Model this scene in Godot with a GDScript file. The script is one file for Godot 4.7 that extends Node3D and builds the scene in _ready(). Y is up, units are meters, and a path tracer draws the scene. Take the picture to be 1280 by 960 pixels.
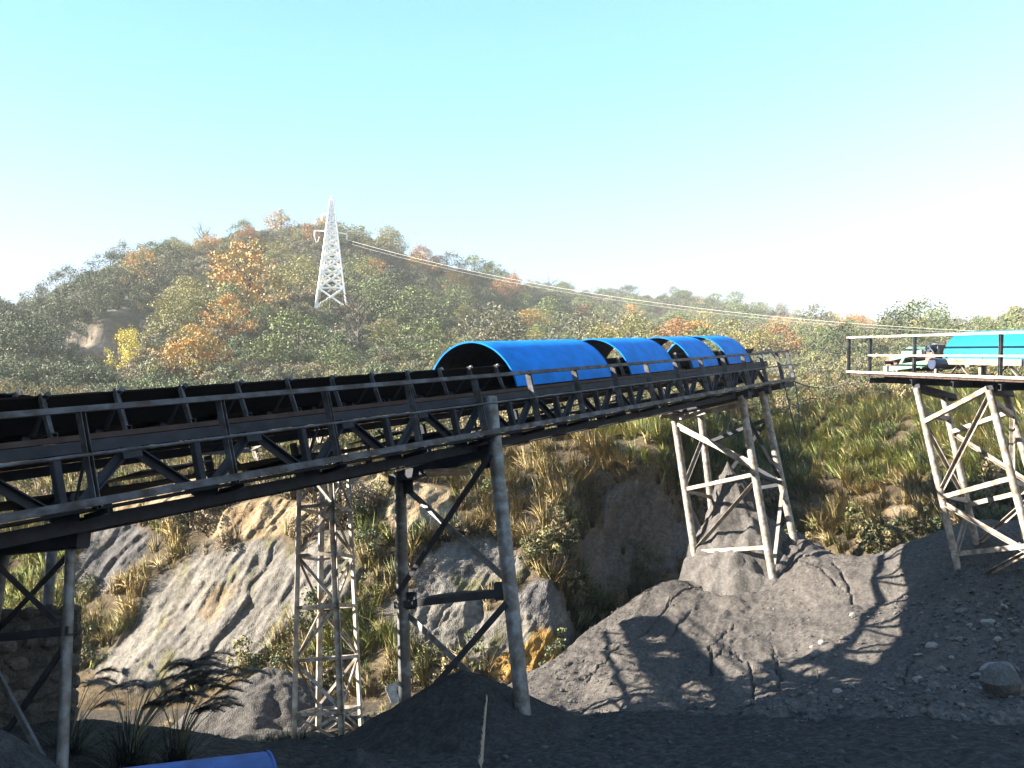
extends Node3D
# A coal yard below a cut hillside: an inclined belt conveyor on steel trestles, coal heaps, a second conveyor head, wooded hill behind.

var rng := RandomNumberGenerator.new()
var M := {}
var taken := {}
var hill_pos := PackedVector3Array()
var hill_kind := PackedByteArray()
var n_big := FastNoiseLite.new()
var n_mid := FastNoiseLite.new()
var n_fine := FastNoiseLite.new()
var n_cell := FastNoiseLite.new()
var n_ridge := FastNoiseLite.new()

func _ready():
	rng.seed = 20117
	# ---- camera, sky, sun, exposure
	var cam := Camera3D.new()
	cam.name = "camera"
	cam.fov = 50.0
	cam.near = 0.1
	cam.far = 3000.0
	cam.position = Vector3(0, 1.6, 0)
	cam.rotation_degrees = Vector3(16.5, 0, -3.7)
	add_child(cam)
	cam.current = true
	var env := Environment.new()
	env.background_mode = Environment.BG_SKY
	env.sky = make_sky()
	env.tonemap_mode = Environment.TONE_MAPPER_LINEAR
	env.tonemap_exposure = 6.4
	env.fog_enabled = true
	env.fog_density = 0.0005
	env.fog_light_color = Color(0.92, 0.94, 0.95)
	env.sdfgi_enabled = true
	env.ssao_enabled = true
	env.ssil_enabled = true
	var we := WorldEnvironment.new()
	we.name = "world_environment"
	we.environment = env
	add_child(we)
	var sun := DirectionalLight3D.new()
	sun.name = "sun"
	sun.light_energy = 1.6
	sun.light_color = Color(1.0, 0.955, 0.885)
	sun.light_angular_distance = 0.5
	sun.shadow_enabled = true
	add_child(sun)
	var az := deg_to_rad(263.0)
	var el := deg_to_rad(28.0)
	var to_sun := Vector3(sin(az) * cos(el), sin(el), -cos(az) * cos(el))
	sun.look_at_from_position(to_sun * 60.0, Vector3.ZERO, Vector3.UP)

	setup_noise()
	setup_materials()
	build_ground()
	build_hillside()
	build_plant_building()
	build_heaps()
	build_main_conveyor()
	build_trestles()
	build_lattice_tower()
	build_transfer_conveyor()
	build_side_conveyor()
	build_right_conveyor()
	build_wall()
	build_low_cover()
	build_pylon()
	build_trees()
	build_grass()
	build_rocks()
	build_small_things()

# ---------------------------------------------------------------- sky
func make_sky() -> Sky:
	# clear late-autumn sky: blue overhead, paling to white haze low down, a little paler to either side
	var w := 512
	var h := 256
	var im := Image.create(w, h, false, Image.FORMAT_RGBF)
	for j in h:
		var e := (0.5 - (j + 0.5) / h) * 180.0
		for i in w:
			var a := (i + 0.5) / w * TAU - PI        # 0 straight ahead along -z
			var side: float = clamp((1.0 - cos(a + 0.04)) * 15.0, 0.0, 7.5)
			var x: float = clamp((e - side) / 60.0, 0.0, 1.0)
			var hz := exp(-pow(max(e - side, 0.0) / 21.0, 2.6))
			var c := Vector3(0.26, 0.62, 1.25).lerp(Vector3(0.19, 0.50, 1.05), smoothstep(0.55, 1.0, x))
			c = c.lerp(Vector3(0.29, 0.85, 1.28), smoothstep(0.72, 0.42, x))
			c = c.lerp(Vector3(1.06, 1.10, 1.16), hz)
			if e < 0.0:
				c = c.lerp(Vector3(0.22, 0.20, 0.17), smoothstep(0.0, -4.0, e))
			im.set_pixel(i, j, Color(c.x, c.y, c.z))
	var pm := PanoramaSkyMaterial.new()
	pm.panorama = ImageTexture.create_from_image(im)
	pm.energy_multiplier = 0.165
	var s := Sky.new()
	s.sky_material = pm
	return s

# ---------------------------------------------------------------- helpers
func setup_noise():
	var k := 1
	for n in [n_big, n_mid, n_fine]:
		n.noise_type = FastNoiseLite.TYPE_SIMPLEX_SMOOTH
		n.seed = 40 + k
		n.fractal_octaves = 4
		k += 1
	n_big.frequency = 0.10
	n_mid.frequency = 0.42
	n_fine.frequency = 1.7
	n_cell.noise_type = FastNoiseLite.TYPE_CELLULAR
	n_cell.cellular_return_type = FastNoiseLite.RETURN_DISTANCE2_SUB
	n_cell.frequency = 0.55
	n_cell.seed = 9
	n_cell.fractal_type = FastNoiseLite.FRACTAL_NONE
	n_ridge.noise_type = FastNoiseLite.TYPE_SIMPLEX_SMOOTH
	n_ridge.fractal_type = FastNoiseLite.FRACTAL_RIDGED
	n_ridge.frequency = 0.5
	n_ridge.fractal_octaves = 4
	n_ridge.seed = 77

func numbered(called: String) -> String:
	if not taken.has(called):
		taken[called] = 0
		return called
	taken[called] += 1
	return "%s_%03d" % [called, taken[called]]

func tag(o: Node, label: String, category: String, group := "") -> Node:
	o.set_meta("label", label)
	o.set_meta("category", category)
	if group != "":
		o.set_meta("group", group)
	return o

func thing(called: String, label: String, category: String, at: Vector3, group := "") -> Node3D:
	var o := Node3D.new()
	o.name = numbered(called)
	add_child(o)
	o.position = at
	tag(o, label, category, group)
	return o

func put(mesh: Mesh, called: String, m: Material, parent: Node, at := Vector3.ZERO) -> MeshInstance3D:
	var o := MeshInstance3D.new()
	o.mesh = mesh
	o.material_override = m
	if parent == self:
		o.name = numbered(called)
	else:
		o.name = called
	parent.add_child(o, true)
	o.position = at
	return o

func structure(mesh: Mesh, called: String, m: Material, label: String) -> MeshInstance3D:
	var o := put(mesh, called, m, self)
	o.set_meta("kind", "structure")
	o.set_meta("label", label)
	return o

func frame_of(a: Vector3, b: Vector3, hint: Vector3) -> Basis:
	var z := (b - a).normalized()
	if abs(z.dot(hint.normalized())) > 0.98:
		hint = Vector3(0.3, 0.1, 0.9)
		if abs(z.dot(hint.normalized())) > 0.98:
			hint = Vector3(1, 0, 0)
	var x := hint.cross(z).normalized()
	var y := z.cross(x)
	return Basis(x, y, z)

func extrude(poly: PackedVector2Array, a: Vector3, b: Vector3, hint := Vector3.UP) -> ArrayMesh:
	var f := frame_of(a, b, hint)
	var st := SurfaceTool.new()
	st.begin(Mesh.PRIMITIVE_TRIANGLES)
	st.set_smooth_group(-1)
	var n := poly.size()
	for i in n:
		var p := poly[i]
		var q := poly[(i + 1) % n]
		var p3 := f.x * p.x + f.y * p.y
		var q3 := f.x * q.x + f.y * q.y
		for v in [a + p3, b + q3, a + q3, a + p3, b + p3, b + q3]:
			st.add_vertex(v)
	var tri := Geometry2D.triangulate_polygon(poly)
	for k in range(0, tri.size(), 3):
		var c := [poly[tri[k]], poly[tri[k + 1]], poly[tri[k + 2]]]
		for q in c:
			st.add_vertex(b + f.x * q.x + f.y * q.y)
		for q in [c[0], c[2], c[1]]:
			st.add_vertex(a + f.x * q.x + f.y * q.y)
	st.generate_normals()
	return st.commit()

func rect(w: float, h: float) -> PackedVector2Array:
	var x := w / 2
	var y := h / 2
	var c: float = min(w, h) * 0.12
	return PackedVector2Array([Vector2(-x + c, -y), Vector2(x - c, -y), Vector2(x, -y + c), Vector2(x, y - c), Vector2(x - c, y), Vector2(-x + c, y), Vector2(-x, y - c), Vector2(-x, -y + c)])

func ell(s: float, t := 0.012) -> PackedVector2Array:
	var h := s / 2
	return PackedVector2Array([Vector2(-h, -h), Vector2(h, -h), Vector2(h, -h + t), Vector2(-h + t, -h + t), Vector2(-h + t, h), Vector2(-h, h)])

func channel(w: float, h: float, t := 0.014) -> PackedVector2Array:
	var x := w / 2
	var y := h / 2
	return PackedVector2Array([Vector2(-x, -y), Vector2(x, -y), Vector2(x, -y + t), Vector2(-x + t, -y + t), Vector2(-x + t, y - t), Vector2(x, y - t), Vector2(x, y), Vector2(-x, y)])

func bar(parent: Node, called: String, a: Vector3, b: Vector3, w: float, h: float, m: Material, hint := Vector3.UP) -> MeshInstance3D:
	return put(extrude(rect(w, h), a, b, hint), called, m, parent)

func angle(parent: Node, called: String, a: Vector3, b: Vector3, s: float, m: Material, hint := Vector3.UP) -> MeshInstance3D:
	return put(extrude(ell(s, s * 0.16), a, b, hint), called, m, parent)

func chan(parent: Node, called: String, a: Vector3, b: Vector3, w: float, h: float, m: Material, hint := Vector3.UP) -> MeshInstance3D:
	return put(extrude(channel(w, h, min(w, h) * 0.16), a, b, hint), called, m, parent)

func tube_into(st: SurfaceTool, pts: Array, radii: Array, sides: int, caps := true):
	var n := pts.size()
	var rings := []
	var f := Basis()
	for i in n:
		var d: Vector3 = (pts[min(i + 1, n - 1)] - pts[max(i - 1, 0)])
		if i == 0:
			f = frame_of(Vector3.ZERO, d, Vector3(0.12, 0.9, 0.31))
		else:
			f = frame_of(Vector3.ZERO, d, f.y)
		var ring := []
		for k in sides:
			var a := TAU * k / sides
			ring.append([pts[i] + (f.x * cos(a) + f.y * sin(a)) * radii[i], f.x * cos(a) + f.y * sin(a)])
		rings.append(ring)
	for i in n - 1:
		for k in sides:
			var k2 := (k + 1) % sides
			for e in [[i, k], [i + 1, k2], [i, k2], [i, k], [i + 1, k], [i + 1, k2]]:
				st.set_normal(rings[e[0]][e[1]][1])
				st.add_vertex(rings[e[0]][e[1]][0])
	if caps:
		for side in [0, n - 1]:
			var nn: Vector3 = (pts[1] - pts[0]).normalized() * -1.0 if side == 0 else (pts[n - 1] - pts[n - 2]).normalized()
			for k in range(1, sides - 1):
				for q in ([0, k, k + 1] if side == 0 else [0, k + 1, k]):
					st.set_normal(nn)
					st.add_vertex(rings[side][q][0])

func tube_mesh(pts: Array, radii: Array, sides := 12) -> ArrayMesh:
	var st := SurfaceTool.new()
	st.begin(Mesh.PRIMITIVE_TRIANGLES)
	tube_into(st, pts, radii, sides)
	return st.commit()

func pipe(parent: Node, called: String, a: Vector3, b: Vector3, r: float, m: Material, sides := 14) -> MeshInstance3D:
	return put(tube_mesh([a, b], [r, r], sides), called, m, parent)

func box_mesh(lo: Vector3, hi: Vector3) -> ArrayMesh:
	var c := (lo + hi) / 2
	return extrude(rect(hi.x - lo.x, hi.y - lo.y), Vector3(c.x, c.y, lo.z), Vector3(c.x, c.y, hi.z))

func slab(parent: Node, called: String, lo: Vector3, hi: Vector3, m: Material) -> MeshInstance3D:
	return put(box_mesh(lo, hi), called, m, parent)

func crom(a: Vector3, b: Vector3, c: Vector3, d: Vector3, t: float) -> Vector3:
	return 0.5 * (2.0 * b + (c - a) * t + (2.0 * a - 5.0 * b + 4.0 * c - d) * t * t + (3.0 * b - a - 3.0 * c + d) * t * t * t)

func net_points(flat: Array) -> PackedVector3Array:
	var r := PackedVector3Array()
	for i in range(0, flat.size(), 3):
		r.append(Vector3(flat[i], flat[i + 1], flat[i + 2]))
	return r

func net_rows(net: PackedVector3Array, rows: int, v: float) -> PackedVector3Array:
	# the net's curve along its columns at row position v
	var nu := net.size() / rows
	var j: int = min(int(v), rows - 2)
	var b := v - j
	var r := PackedVector3Array()
	for i in nu:
		var o := i * rows
		r.append(crom(net[o + max(j - 1, 0)], net[o + j], net[o + min(j + 1, rows - 1)], net[o + min(j + 2, rows - 1)], b))
	return r

func grid_mesh(pos: PackedVector3Array, cols: PackedColorArray, nu: int, nv: int) -> ArrayMesh:
	# pos is stored row by row (v), each row with nu points
	var idx := PackedInt32Array()
	for j in nv - 1:
		for i in nu - 1:
			var a := j * nu + i
			idx.append_array(PackedInt32Array([a, a + nu, a + nu + 1, a, a + nu + 1, a + 1]))
	var arr := []
	arr.resize(Mesh.ARRAY_MAX)
	arr[Mesh.ARRAY_VERTEX] = pos
	if cols.size() > 0:
		arr[Mesh.ARRAY_COLOR] = cols
	arr[Mesh.ARRAY_INDEX] = idx
	var am := ArrayMesh.new()
	am.add_surface_from_arrays(Mesh.PRIMITIVE_TRIANGLES, arr)
	var st := SurfaceTool.new()
	st.create_from(am, 0)
	st.generate_normals()
	return st.commit()

# ---------------------------------------------------------------- materials
func grain(seed_value: int, freq: float, lo: float, hi: float, size := 512, contrast := 1.6, warm := 0.0) -> ImageTexture:
	var n := FastNoiseLite.new()
	n.seed = seed_value
	n.frequency = freq
	n.fractal_octaves = 5
	n.fractal_gain = 0.62
	var im := n.get_seamless_image(size, size)
	im.convert(Image.FORMAT_RGB8)
	for y in size:
		for x in size:
			var t: float = clamp((im.get_pixel(x, y).r - 0.5) * contrast + 0.5, 0.0, 1.0)
			var g: float = lerp(lo, hi, t)
			im.set_pixel(x, y, Color(g, g * (1.0 - warm * (1.0 - t)), g * (1.0 - 2.0 * warm * (1.0 - t))))
	return ImageTexture.create_from_image(im)

func relief(seed_value: int, freq: float, strength: float, size := 512) -> ImageTexture:
	var n := FastNoiseLite.new()
	n.seed = seed_value
	n.frequency = freq
	n.fractal_octaves = 5
	n.fractal_gain = 0.6
	var im := n.get_seamless_image(size, size)
	im.convert(Image.FORMAT_RGB8)
	im.bump_map_to_normal_map(strength)
	return ImageTexture.create_from_image(im)

func mat(lin: Color, rough: float, metallic := 0.0, tex: Texture2D = null, nrm: Texture2D = null, scale := 1.0, bump := 1.0) -> StandardMaterial3D:
	var m := StandardMaterial3D.new()
	m.albedo_color = lin.linear_to_srgb()
	m.roughness = rough
	m.metallic = metallic
	if tex or nrm:
		m.uv1_triplanar = true
		m.uv1_world_triplanar = true
		m.uv1_scale = Vector3.ONE * scale
	if tex:
		m.albedo_texture = tex
	if nrm:
		m.normal_enabled = true
		m.normal_texture = nrm
		m.normal_scale = bump
	return m

func tinted(rough: float, tex: Texture2D = null, nrm: Texture2D = null, scale := 1.0, bump := 1.0) -> StandardMaterial3D:
	var m := mat(Color(1, 1, 1), rough, 0.0, tex, nrm, scale, bump)
	m.vertex_color_use_as_albedo = true
	return m

func setup_materials():
	var g1 := grain(3, 0.012, 0.62, 1.0)
	var g2 := grain(5, 0.02, 0.70, 1.0, 512, 1.9)
	var g4 := grain(21, 0.006, 0.80, 1.0, 512, 1.3, 0.03)
	var g5 := grain(33, 0.012, 0.80, 1.0, 512, 1.5, 0.02)
	var g6 := grain(41, 0.011, 0.66, 1.0, 512, 2.3, 0.09)
	var r1 := relief(11, 0.03, 6.0)
	var r2 := relief(12, 0.06, 9.0)
	M.rock = tinted(0.95, g2, r2, 0.45, 1.1)
	M.hill = tinted(1.0, g2, null, 0.1)
	M.coal = tinted(0.92, g2, r2, 0.8, 1.5)
	M.ground = tinted(0.95, g2, r2, 0.6, 0.8)
	for k in ["rock", "coal", "ground"]:
		M[k].metallic_specular = 0.12
	M.stone = tinted(0.9, g2, r1, 1.3, 0.8)
	M.leaf = tinted(0.75)
	M.grass = tinted(0.8)
	M.leaf.backlight_enabled = true
	M.leaf.backlight = Color(0.22, 0.24, 0.10)
	M.grass.backlight_enabled = true
	M.grass.backlight = Color(0.26, 0.24, 0.12)
	M.bark = mat(Color(0.09, 0.0765, 0.063), 0.95, 0.0, g2, r2, 0.8)
	M.pale_bark = mat(Color(0.272, 0.248, 0.216), 0.95, 0.0, g2, null, 0.8)
	M.dark_steel = mat(Color(0.05148, 0.0572, 0.0715), 0.65, 0.0, g4, null, 0.9)
	M.rail_steel = mat(Color(0.1283, 0.1418, 0.1688), 0.55, 0.0, g6, null, 0.5)
	M.rust_steel = mat(Color(0.09, 0.066, 0.06), 0.8, 0.1, g4, null, 1.1)
	M.leg_steel = mat(Color(0.1802, 0.2072, 0.2358), 0.5, 0.15, g6, null, 0.5)
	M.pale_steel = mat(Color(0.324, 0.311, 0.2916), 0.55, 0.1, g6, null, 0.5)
	M.white_steel = mat(Color(0.4972, 0.4909, 0.4718), 0.5, 0.0, g6, null, 0.5)
	M.belt = mat(Color(0.018, 0.017, 0.018), 0.8, 0.0, g4, null, 0.7)
	M.blue = mat(Color(0.0044, 0.22, 0.77), 0.55, 0.0, g5, null, 0.3)
	M.blue.metallic_specular = 0.2

	M.turquoise = mat(Color(0.0102, 0.17, 0.2125), 0.32, 0.0, g4, null, 0.1)
	M.lining = mat(Color(0.054, 0.048, 0.048), 0.8, 0.0, g2, null, 0.5)
	M.green_paint = mat(Color(0.17, 0.306, 0.238), 0.5, 0.0, g4, null, 1.2)
	M.red_drum = mat(Color(0.24, 0.104, 0.08), 0.7, 0.0, g4, null, 1.2)
	M.motor = mat(Color(0.04, 0.06, 0.12), 0.45, 0.2, g4, null, 1.2)
	M.white_board = mat(Color(0.6, 0.608, 0.624), 0.6, 0.0, g1, null, 1.0)
	M.concrete = mat(Color(0.34, 0.32, 0.30), 0.9, 0.0, g2, r1, 0.3)
	M.glass = mat(Color(0.05, 0.07, 0.08), 0.1)
	M.mortar = mat(Color(0.09, 0.0864, 0.0816), 0.95, 0.0, g2, r2, 0.9)
	M.cable = mat(Color(0.05, 0.05, 0.055), 0.6)
	M.bright_cable = mat(Color(0.576, 0.568, 0.544), 0.45)
	M.pylon = mat(Color(0.855, 0.8455, 0.817), 0.5)
	for k in ["dark_steel", "rail_steel", "rust_steel", "belt", "lining"]:
		M[k].metallic_specular = 0.2
	M.shade_blue = mat(Color(0.03, 0.085, 0.27), 0.7, 0.0, M.rock.albedo_texture, null, 0.3)  # duller copy of the cover blue, with the foreground shade put into its colour

const HILL_ROWS = 11
const HILL_NET = [-29.17,1.36,-32.27,-29.51,2.96,-32.64,-31.76,5.31,-34.64,-35.5,8.99,-38,-41.33,13.61,-43.49,-52.78,20.77,-54.68,-69.77,29.86,-71.64,-97.81,42.46,-100.16,-139.86,61.2,-142.97,-180.1,47.2,-187.47,-273.98,1.2,-291.33,-24.95,0.82,-32.85,-25.25,2.42,-33.25,-26.69,4.75,-34.67,-29.6,8.3,-37.78,-34.27,12.86,-43.02,-45.88,20.6,-56.78,-63.8,31.21,-78.29,-86.45,43.9,-105.63,-122.02,62.3,-148.89,-158.35,48.3,-196.64,-243.13,2.3,-308.05,-21.57,0.39,-32.49,-21.85,1.99,-32.91,-23.21,4.36,-34.5,-25.59,7.82,-37.42,-29.48,12.31,-42.43,-40.88,20.42,-58.05,-58.84,32.07,-82.91,-77.91,44.79,-109.22,-107.52,62.14,-150.55,-140.78,48.14,-200.49,-218.37,2.14,-317.01,-19.67,0.14,-31.93,-19.94,1.74,-32.35,-21.45,4.16,-34.35,-23.57,7.56,-37.16,-27.08,12.01,-42.03,-38.25,20.3,-58.63,-56.03,32.46,-85.23,-73.33,45.2,-110.96,-99.33,61.59,-150.11,-130.89,47.59,-201.14,-204.54,1.59,-320.21,-17.79,-0.18,-31.3,-18.04,1.42,-31.73,-19.33,3.69,-33.59,-21.21,7.3,-36.25,-24.24,11.37,-40.85,-35.27,19.94,-58.72,-56.25,34.68,-92.97,-67.54,46.55,-110.69,-93.83,65.01,-153.61,-123.59,51.01,-205.71,-193.03,5.01,-327.27,-15.94,-0.48,-30.6,-16.17,1.12,-31.04,-17.24,3.24,-32.74,-18.89,7.04,-35.26,-21.46,10.73,-39.55,-32.25,19.55,-58.73,-56.63,37.62,-102.38,-63,49.56,-112.57,-88.04,70.63,-157,-115.89,56.63,-210.14,-180.87,10.63,-334.15,-14.13,-0.8,-29.82,-14.34,0.8,-30.27,-15.25,2.96,-31.84,-16.62,6.55,-34.17,-18.64,9.75,-37.92,-29.19,19.14,-58.64,-52.9,38.57,-105.48,-58.86,52.14,-115.91,-82.68,77.12,-162.13,-108.51,63.12,-216.29,-168.77,17.12,-342.66,-12.37,-1.09,-28.97,-12.56,0.51,-29.43,-13.3,2.68,-30.85,-14.42,6.06,-32.99,-15.94,8.8,-36.14,-26.09,18.69,-58.44,-42.27,34.66,-93.93,-57.2,57.18,-125.59,-77.05,83.41,-168.19,-100.74,69.41,-223.32,-156.02,23.41,-351.94,-10.67,-1.21,-28.04,-10.85,0.39,-28.51,-11.5,2.56,-29.97,-12.5,5.94,-32.16,-13.85,8.64,-35.38,-23,18.51,-58.11,-35.97,33.27,-90.26,-52.9,60.92,-131.24,-70.4,87.6,-173.78,-91.85,73.6,-229.82,-141.9,27.6,-360.56,-9.03,-1.32,-27.03,-9.19,0.28,-27.5,-9.76,2.45,-29,-10.62,5.81,-31.24,-11.81,8.46,-34.54,-19.89,18.29,-57.66,-31.94,33.72,-92.06,-47.96,64.75,-136.84,-63.06,91.83,-179.23,-82.17,77.83,-236.11,-126.75,31.83,-368.82,-7.53,-1.42,-26.14,-7.67,0.18,-26.62,-8.16,2.25,-28.19,-8.96,5.9,-30.72,-10.08,8.88,-34.4,-16.8,18.03,-57.08,-27.68,34.11,-93.72,-42.05,66.89,-141.38,-55.02,94.74,-184.47,-71.68,80.74,-242.11,-110.57,34.74,-376.6,-6.09,-1.5,-25.17,-6.21,0.1,-25.66,-6.62,2.07,-27.31,-7.32,5.97,-30.12,-8.32,9.27,-34.2,-13.73,17.73,-56.35,-23.22,34.43,-95.21,-35.61,68.93,-145.71,-46.33,97.52,-189.42,-60.46,83.52,-247.73,-93.44,37.52,-383.79,-4.85,-1.55,-24.73,-4.95,0.05,-25.22,-5.26,1.93,-26.89,-5.85,5.94,-30.09,-6.71,9.42,-34.66,-11.04,17.85,-57.19,-18.85,35.09,-97.95,-28.68,68.8,-149.78,-37.15,97.52,-194.48,-48.68,83.52,-253.37,-75.57,37.52,-390.76,-3.69,-1.56,-24.52,-3.77,0.04,-25.02,-3.99,1.9,-26.8,-4.37,5.91,-29.98,-5.04,9.55,-35.04,-8.25,17.94,-57.92,-14.19,35.66,-100.5,-21.33,68.42,-153.53,-27.38,93.96,-198.12,-36.23,79.96,-257.46,-56.88,33.96,-395.93,-2.57,-1.55,-24.57,-2.62,0.05,-25.06,-2.74,1.9,-26.86,-2.91,5.59,-29.91,-3.28,9.1,-34.8,-5.38,17.98,-58.5,-9.25,36.15,-102.84,-13.85,68.06,-159.4,-17.54,92.31,-204.25,-23.67,78.31,-263.93,-37.97,32.31,-403.2,-1.46,-1.5,-24.76,-1.48,0.1,-25.26,-1.48,1.94,-26.96,-1.47,5.26,-29.76,-1.56,8.64,-34.46,-2.45,17.98,-58.95,-4.06,36.54,-104.92,-5.84,67.35,-164.9,-7.18,90.23,-209.88,-10.54,76.23,-269.78,-18.41,30.23,-409.56,-0.31,-1.39,-24.7,-0.32,0.21,-25.2,-0.21,2,-26.6,-0.03,5.32,-29.8,0.17,9.16,-35.25,0.53,18.12,-59.5,1.32,36.97,-107.49,2.81,69.76,-177.48,4.12,97.99,-234.96,3.53,83.99,-294.96,2.14,37.99,-434.95,0.87,-1.01,-25.28,0.89,0.59,-25.78,1.12,2.59,-27.58,1.55,6.5,-30.96,1.99,9.69,-35.95,3.56,18.22,-59.89,6.94,37.28,-109.78,12.64,71.65,-189.58,17.88,104.89,-259.38,20.06,90.89,-319.34,25.15,44.89,-459.25,2.18,-0.29,-29.42,2.22,1.31,-29.92,2.6,3.76,-32.09,2.95,7.36,-32.47,3.49,9.9,-36.58,6,18.26,-60.1,11.57,37.45,-111.4,21.43,74.29,-198.85,30.2,109.81,-273.34,34.58,95.81,-333.18,44.82,49.81,-472.8,3.53,0.32,-31.1,3.58,1.92,-31.6,4,4.22,-33.26,4.34,7.86,-33.02,5.03,10.11,-37.16,8.44,18.28,-60.21,16.29,37.55,-112.83,30.89,76.72,-207.72,43.57,114.44,-286.71,50.14,100.44,-346.35,65.48,54.44,-485.51,4.71,0.92,-31.8,4.78,2.52,-32.3,5.16,4.18,-33.61,5.52,8.04,-33.14,6.44,10.41,-37.7,10.61,18.3,-60.45,20.42,37.44,-113.55,38.99,77.08,-211.44,54.46,114.18,-289.93,62.92,100.18,-349.33,82.67,54.18,-487.93,5.95,1.55,-32.46,6.04,3.15,-32.95,6.38,4.91,-33.7,6.84,8.39,-33.92,7.88,10.71,-38.2,12.83,18.33,-60.91,24.45,37.09,-113.65,47.26,77.3,-214.86,65.47,113.74,-292.77,75.8,99.74,-351.87,99.89,53.74,-489.79,7.34,1.76,-33.05,7.44,3.36,-33.54,7.91,5.37,-34.49,8.54,8.46,-35.53,9.88,11.22,-40.09,15.38,18.34,-61.35,29.02,36.64,-113.6,56.87,77.14,-218.43,76.58,110.05,-290.06,88.99,96.05,-348.76,117.95,50.05,-485.74,8.7,1.95,-33.38,8.82,3.55,-33.87,9.43,5.74,-35.05,10.27,8.46,-36.84,11.95,11.62,-41.7,17.94,18.31,-61.69,33.53,36.15,-113.4,66.56,76.71,-221.46,87.66,106.63,-288.21,102.11,92.63,-346.45,135.83,46.63,-482.33,10.77,2.18,-32.78,10.92,3.78,-33.25,11.83,5.88,-35.06,13.08,8.24,-37.8,15.42,11.82,-43.34,22.41,18.22,-62.08,41.23,35.19,-112.7,83.37,75.14,-225.05,108.49,102.12,-290.4,126.37,88.12,-347.67,168.1,42.12,-481.31,12.73,1.95,-31.53,12.91,3.55,-31.99,14.06,5.52,-34.01,15.6,7.88,-36.83,18.36,11.46,-42.18,26.65,17.72,-60.38,48.92,33.89,-109.58,98.55,70.72,-218.83,127.89,94.73,-282.39,149.47,80.73,-338.37,199.82,34.73,-469.01,14.49,1.86,-30.2,14.7,3.46,-30.66,16.09,5.43,-32.76,17.98,7.86,-35.73,21.05,11.09,-40.9,30.53,17.18,-58.51,55.94,32.53,-106.16,112.5,67.17,-212,145.69,88.57,-273.63,170.68,74.57,-328.18,229.01,28.57,-455.45,16.31,2.02,-29.26,16.55,3.62,-29.7,17.99,5.29,-31.66,20.11,7.64,-34.58,23.5,10.7,-39.55,34.05,16.62,-56.54,62.29,31.14,-102.57,125.26,64.67,-204.72,162.27,85.78,-264.14,190.4,71.78,-317.13,256.06,25.78,-440.78,17.94,2,-28.29,18.2,3.6,-28.72,19.69,5.14,-30.52,22.03,7.41,-33.39,25.69,10.31,-38.15,37.21,16.05,-54.51,68.01,29.88,-98.87,136.7,62.05,-197.27,177.01,82.21,-254.49,208.01,68.21,-305.86,280.36,22.21,-425.72,20.25,1.97,-26.68,20.55,3.57,-27.09,22.08,4.89,-28.65,24.74,7.04,-31.43,28.78,9.68,-35.88,41.64,15.12,-51.21,76.04,28.04,-92.83,152.66,57.73,-185.19,197.61,76.49,-238.85,232.7,62.49,-287.52,314.58,16.49,-401.08,22.46,1.92,-24.86,22.78,3.52,-25.24,24.3,4.62,-26.56,27.3,6.62,-29.23,31.69,8.99,-33.34,45.8,14.08,-47.52,83.58,26.01,-86.11,167.61,53.01,-171.78,216.89,70.24,-221.5,255.9,56.24,-267.08,346.93,10.24,-373.45]
const HEAP_ROWS = 8
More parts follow.
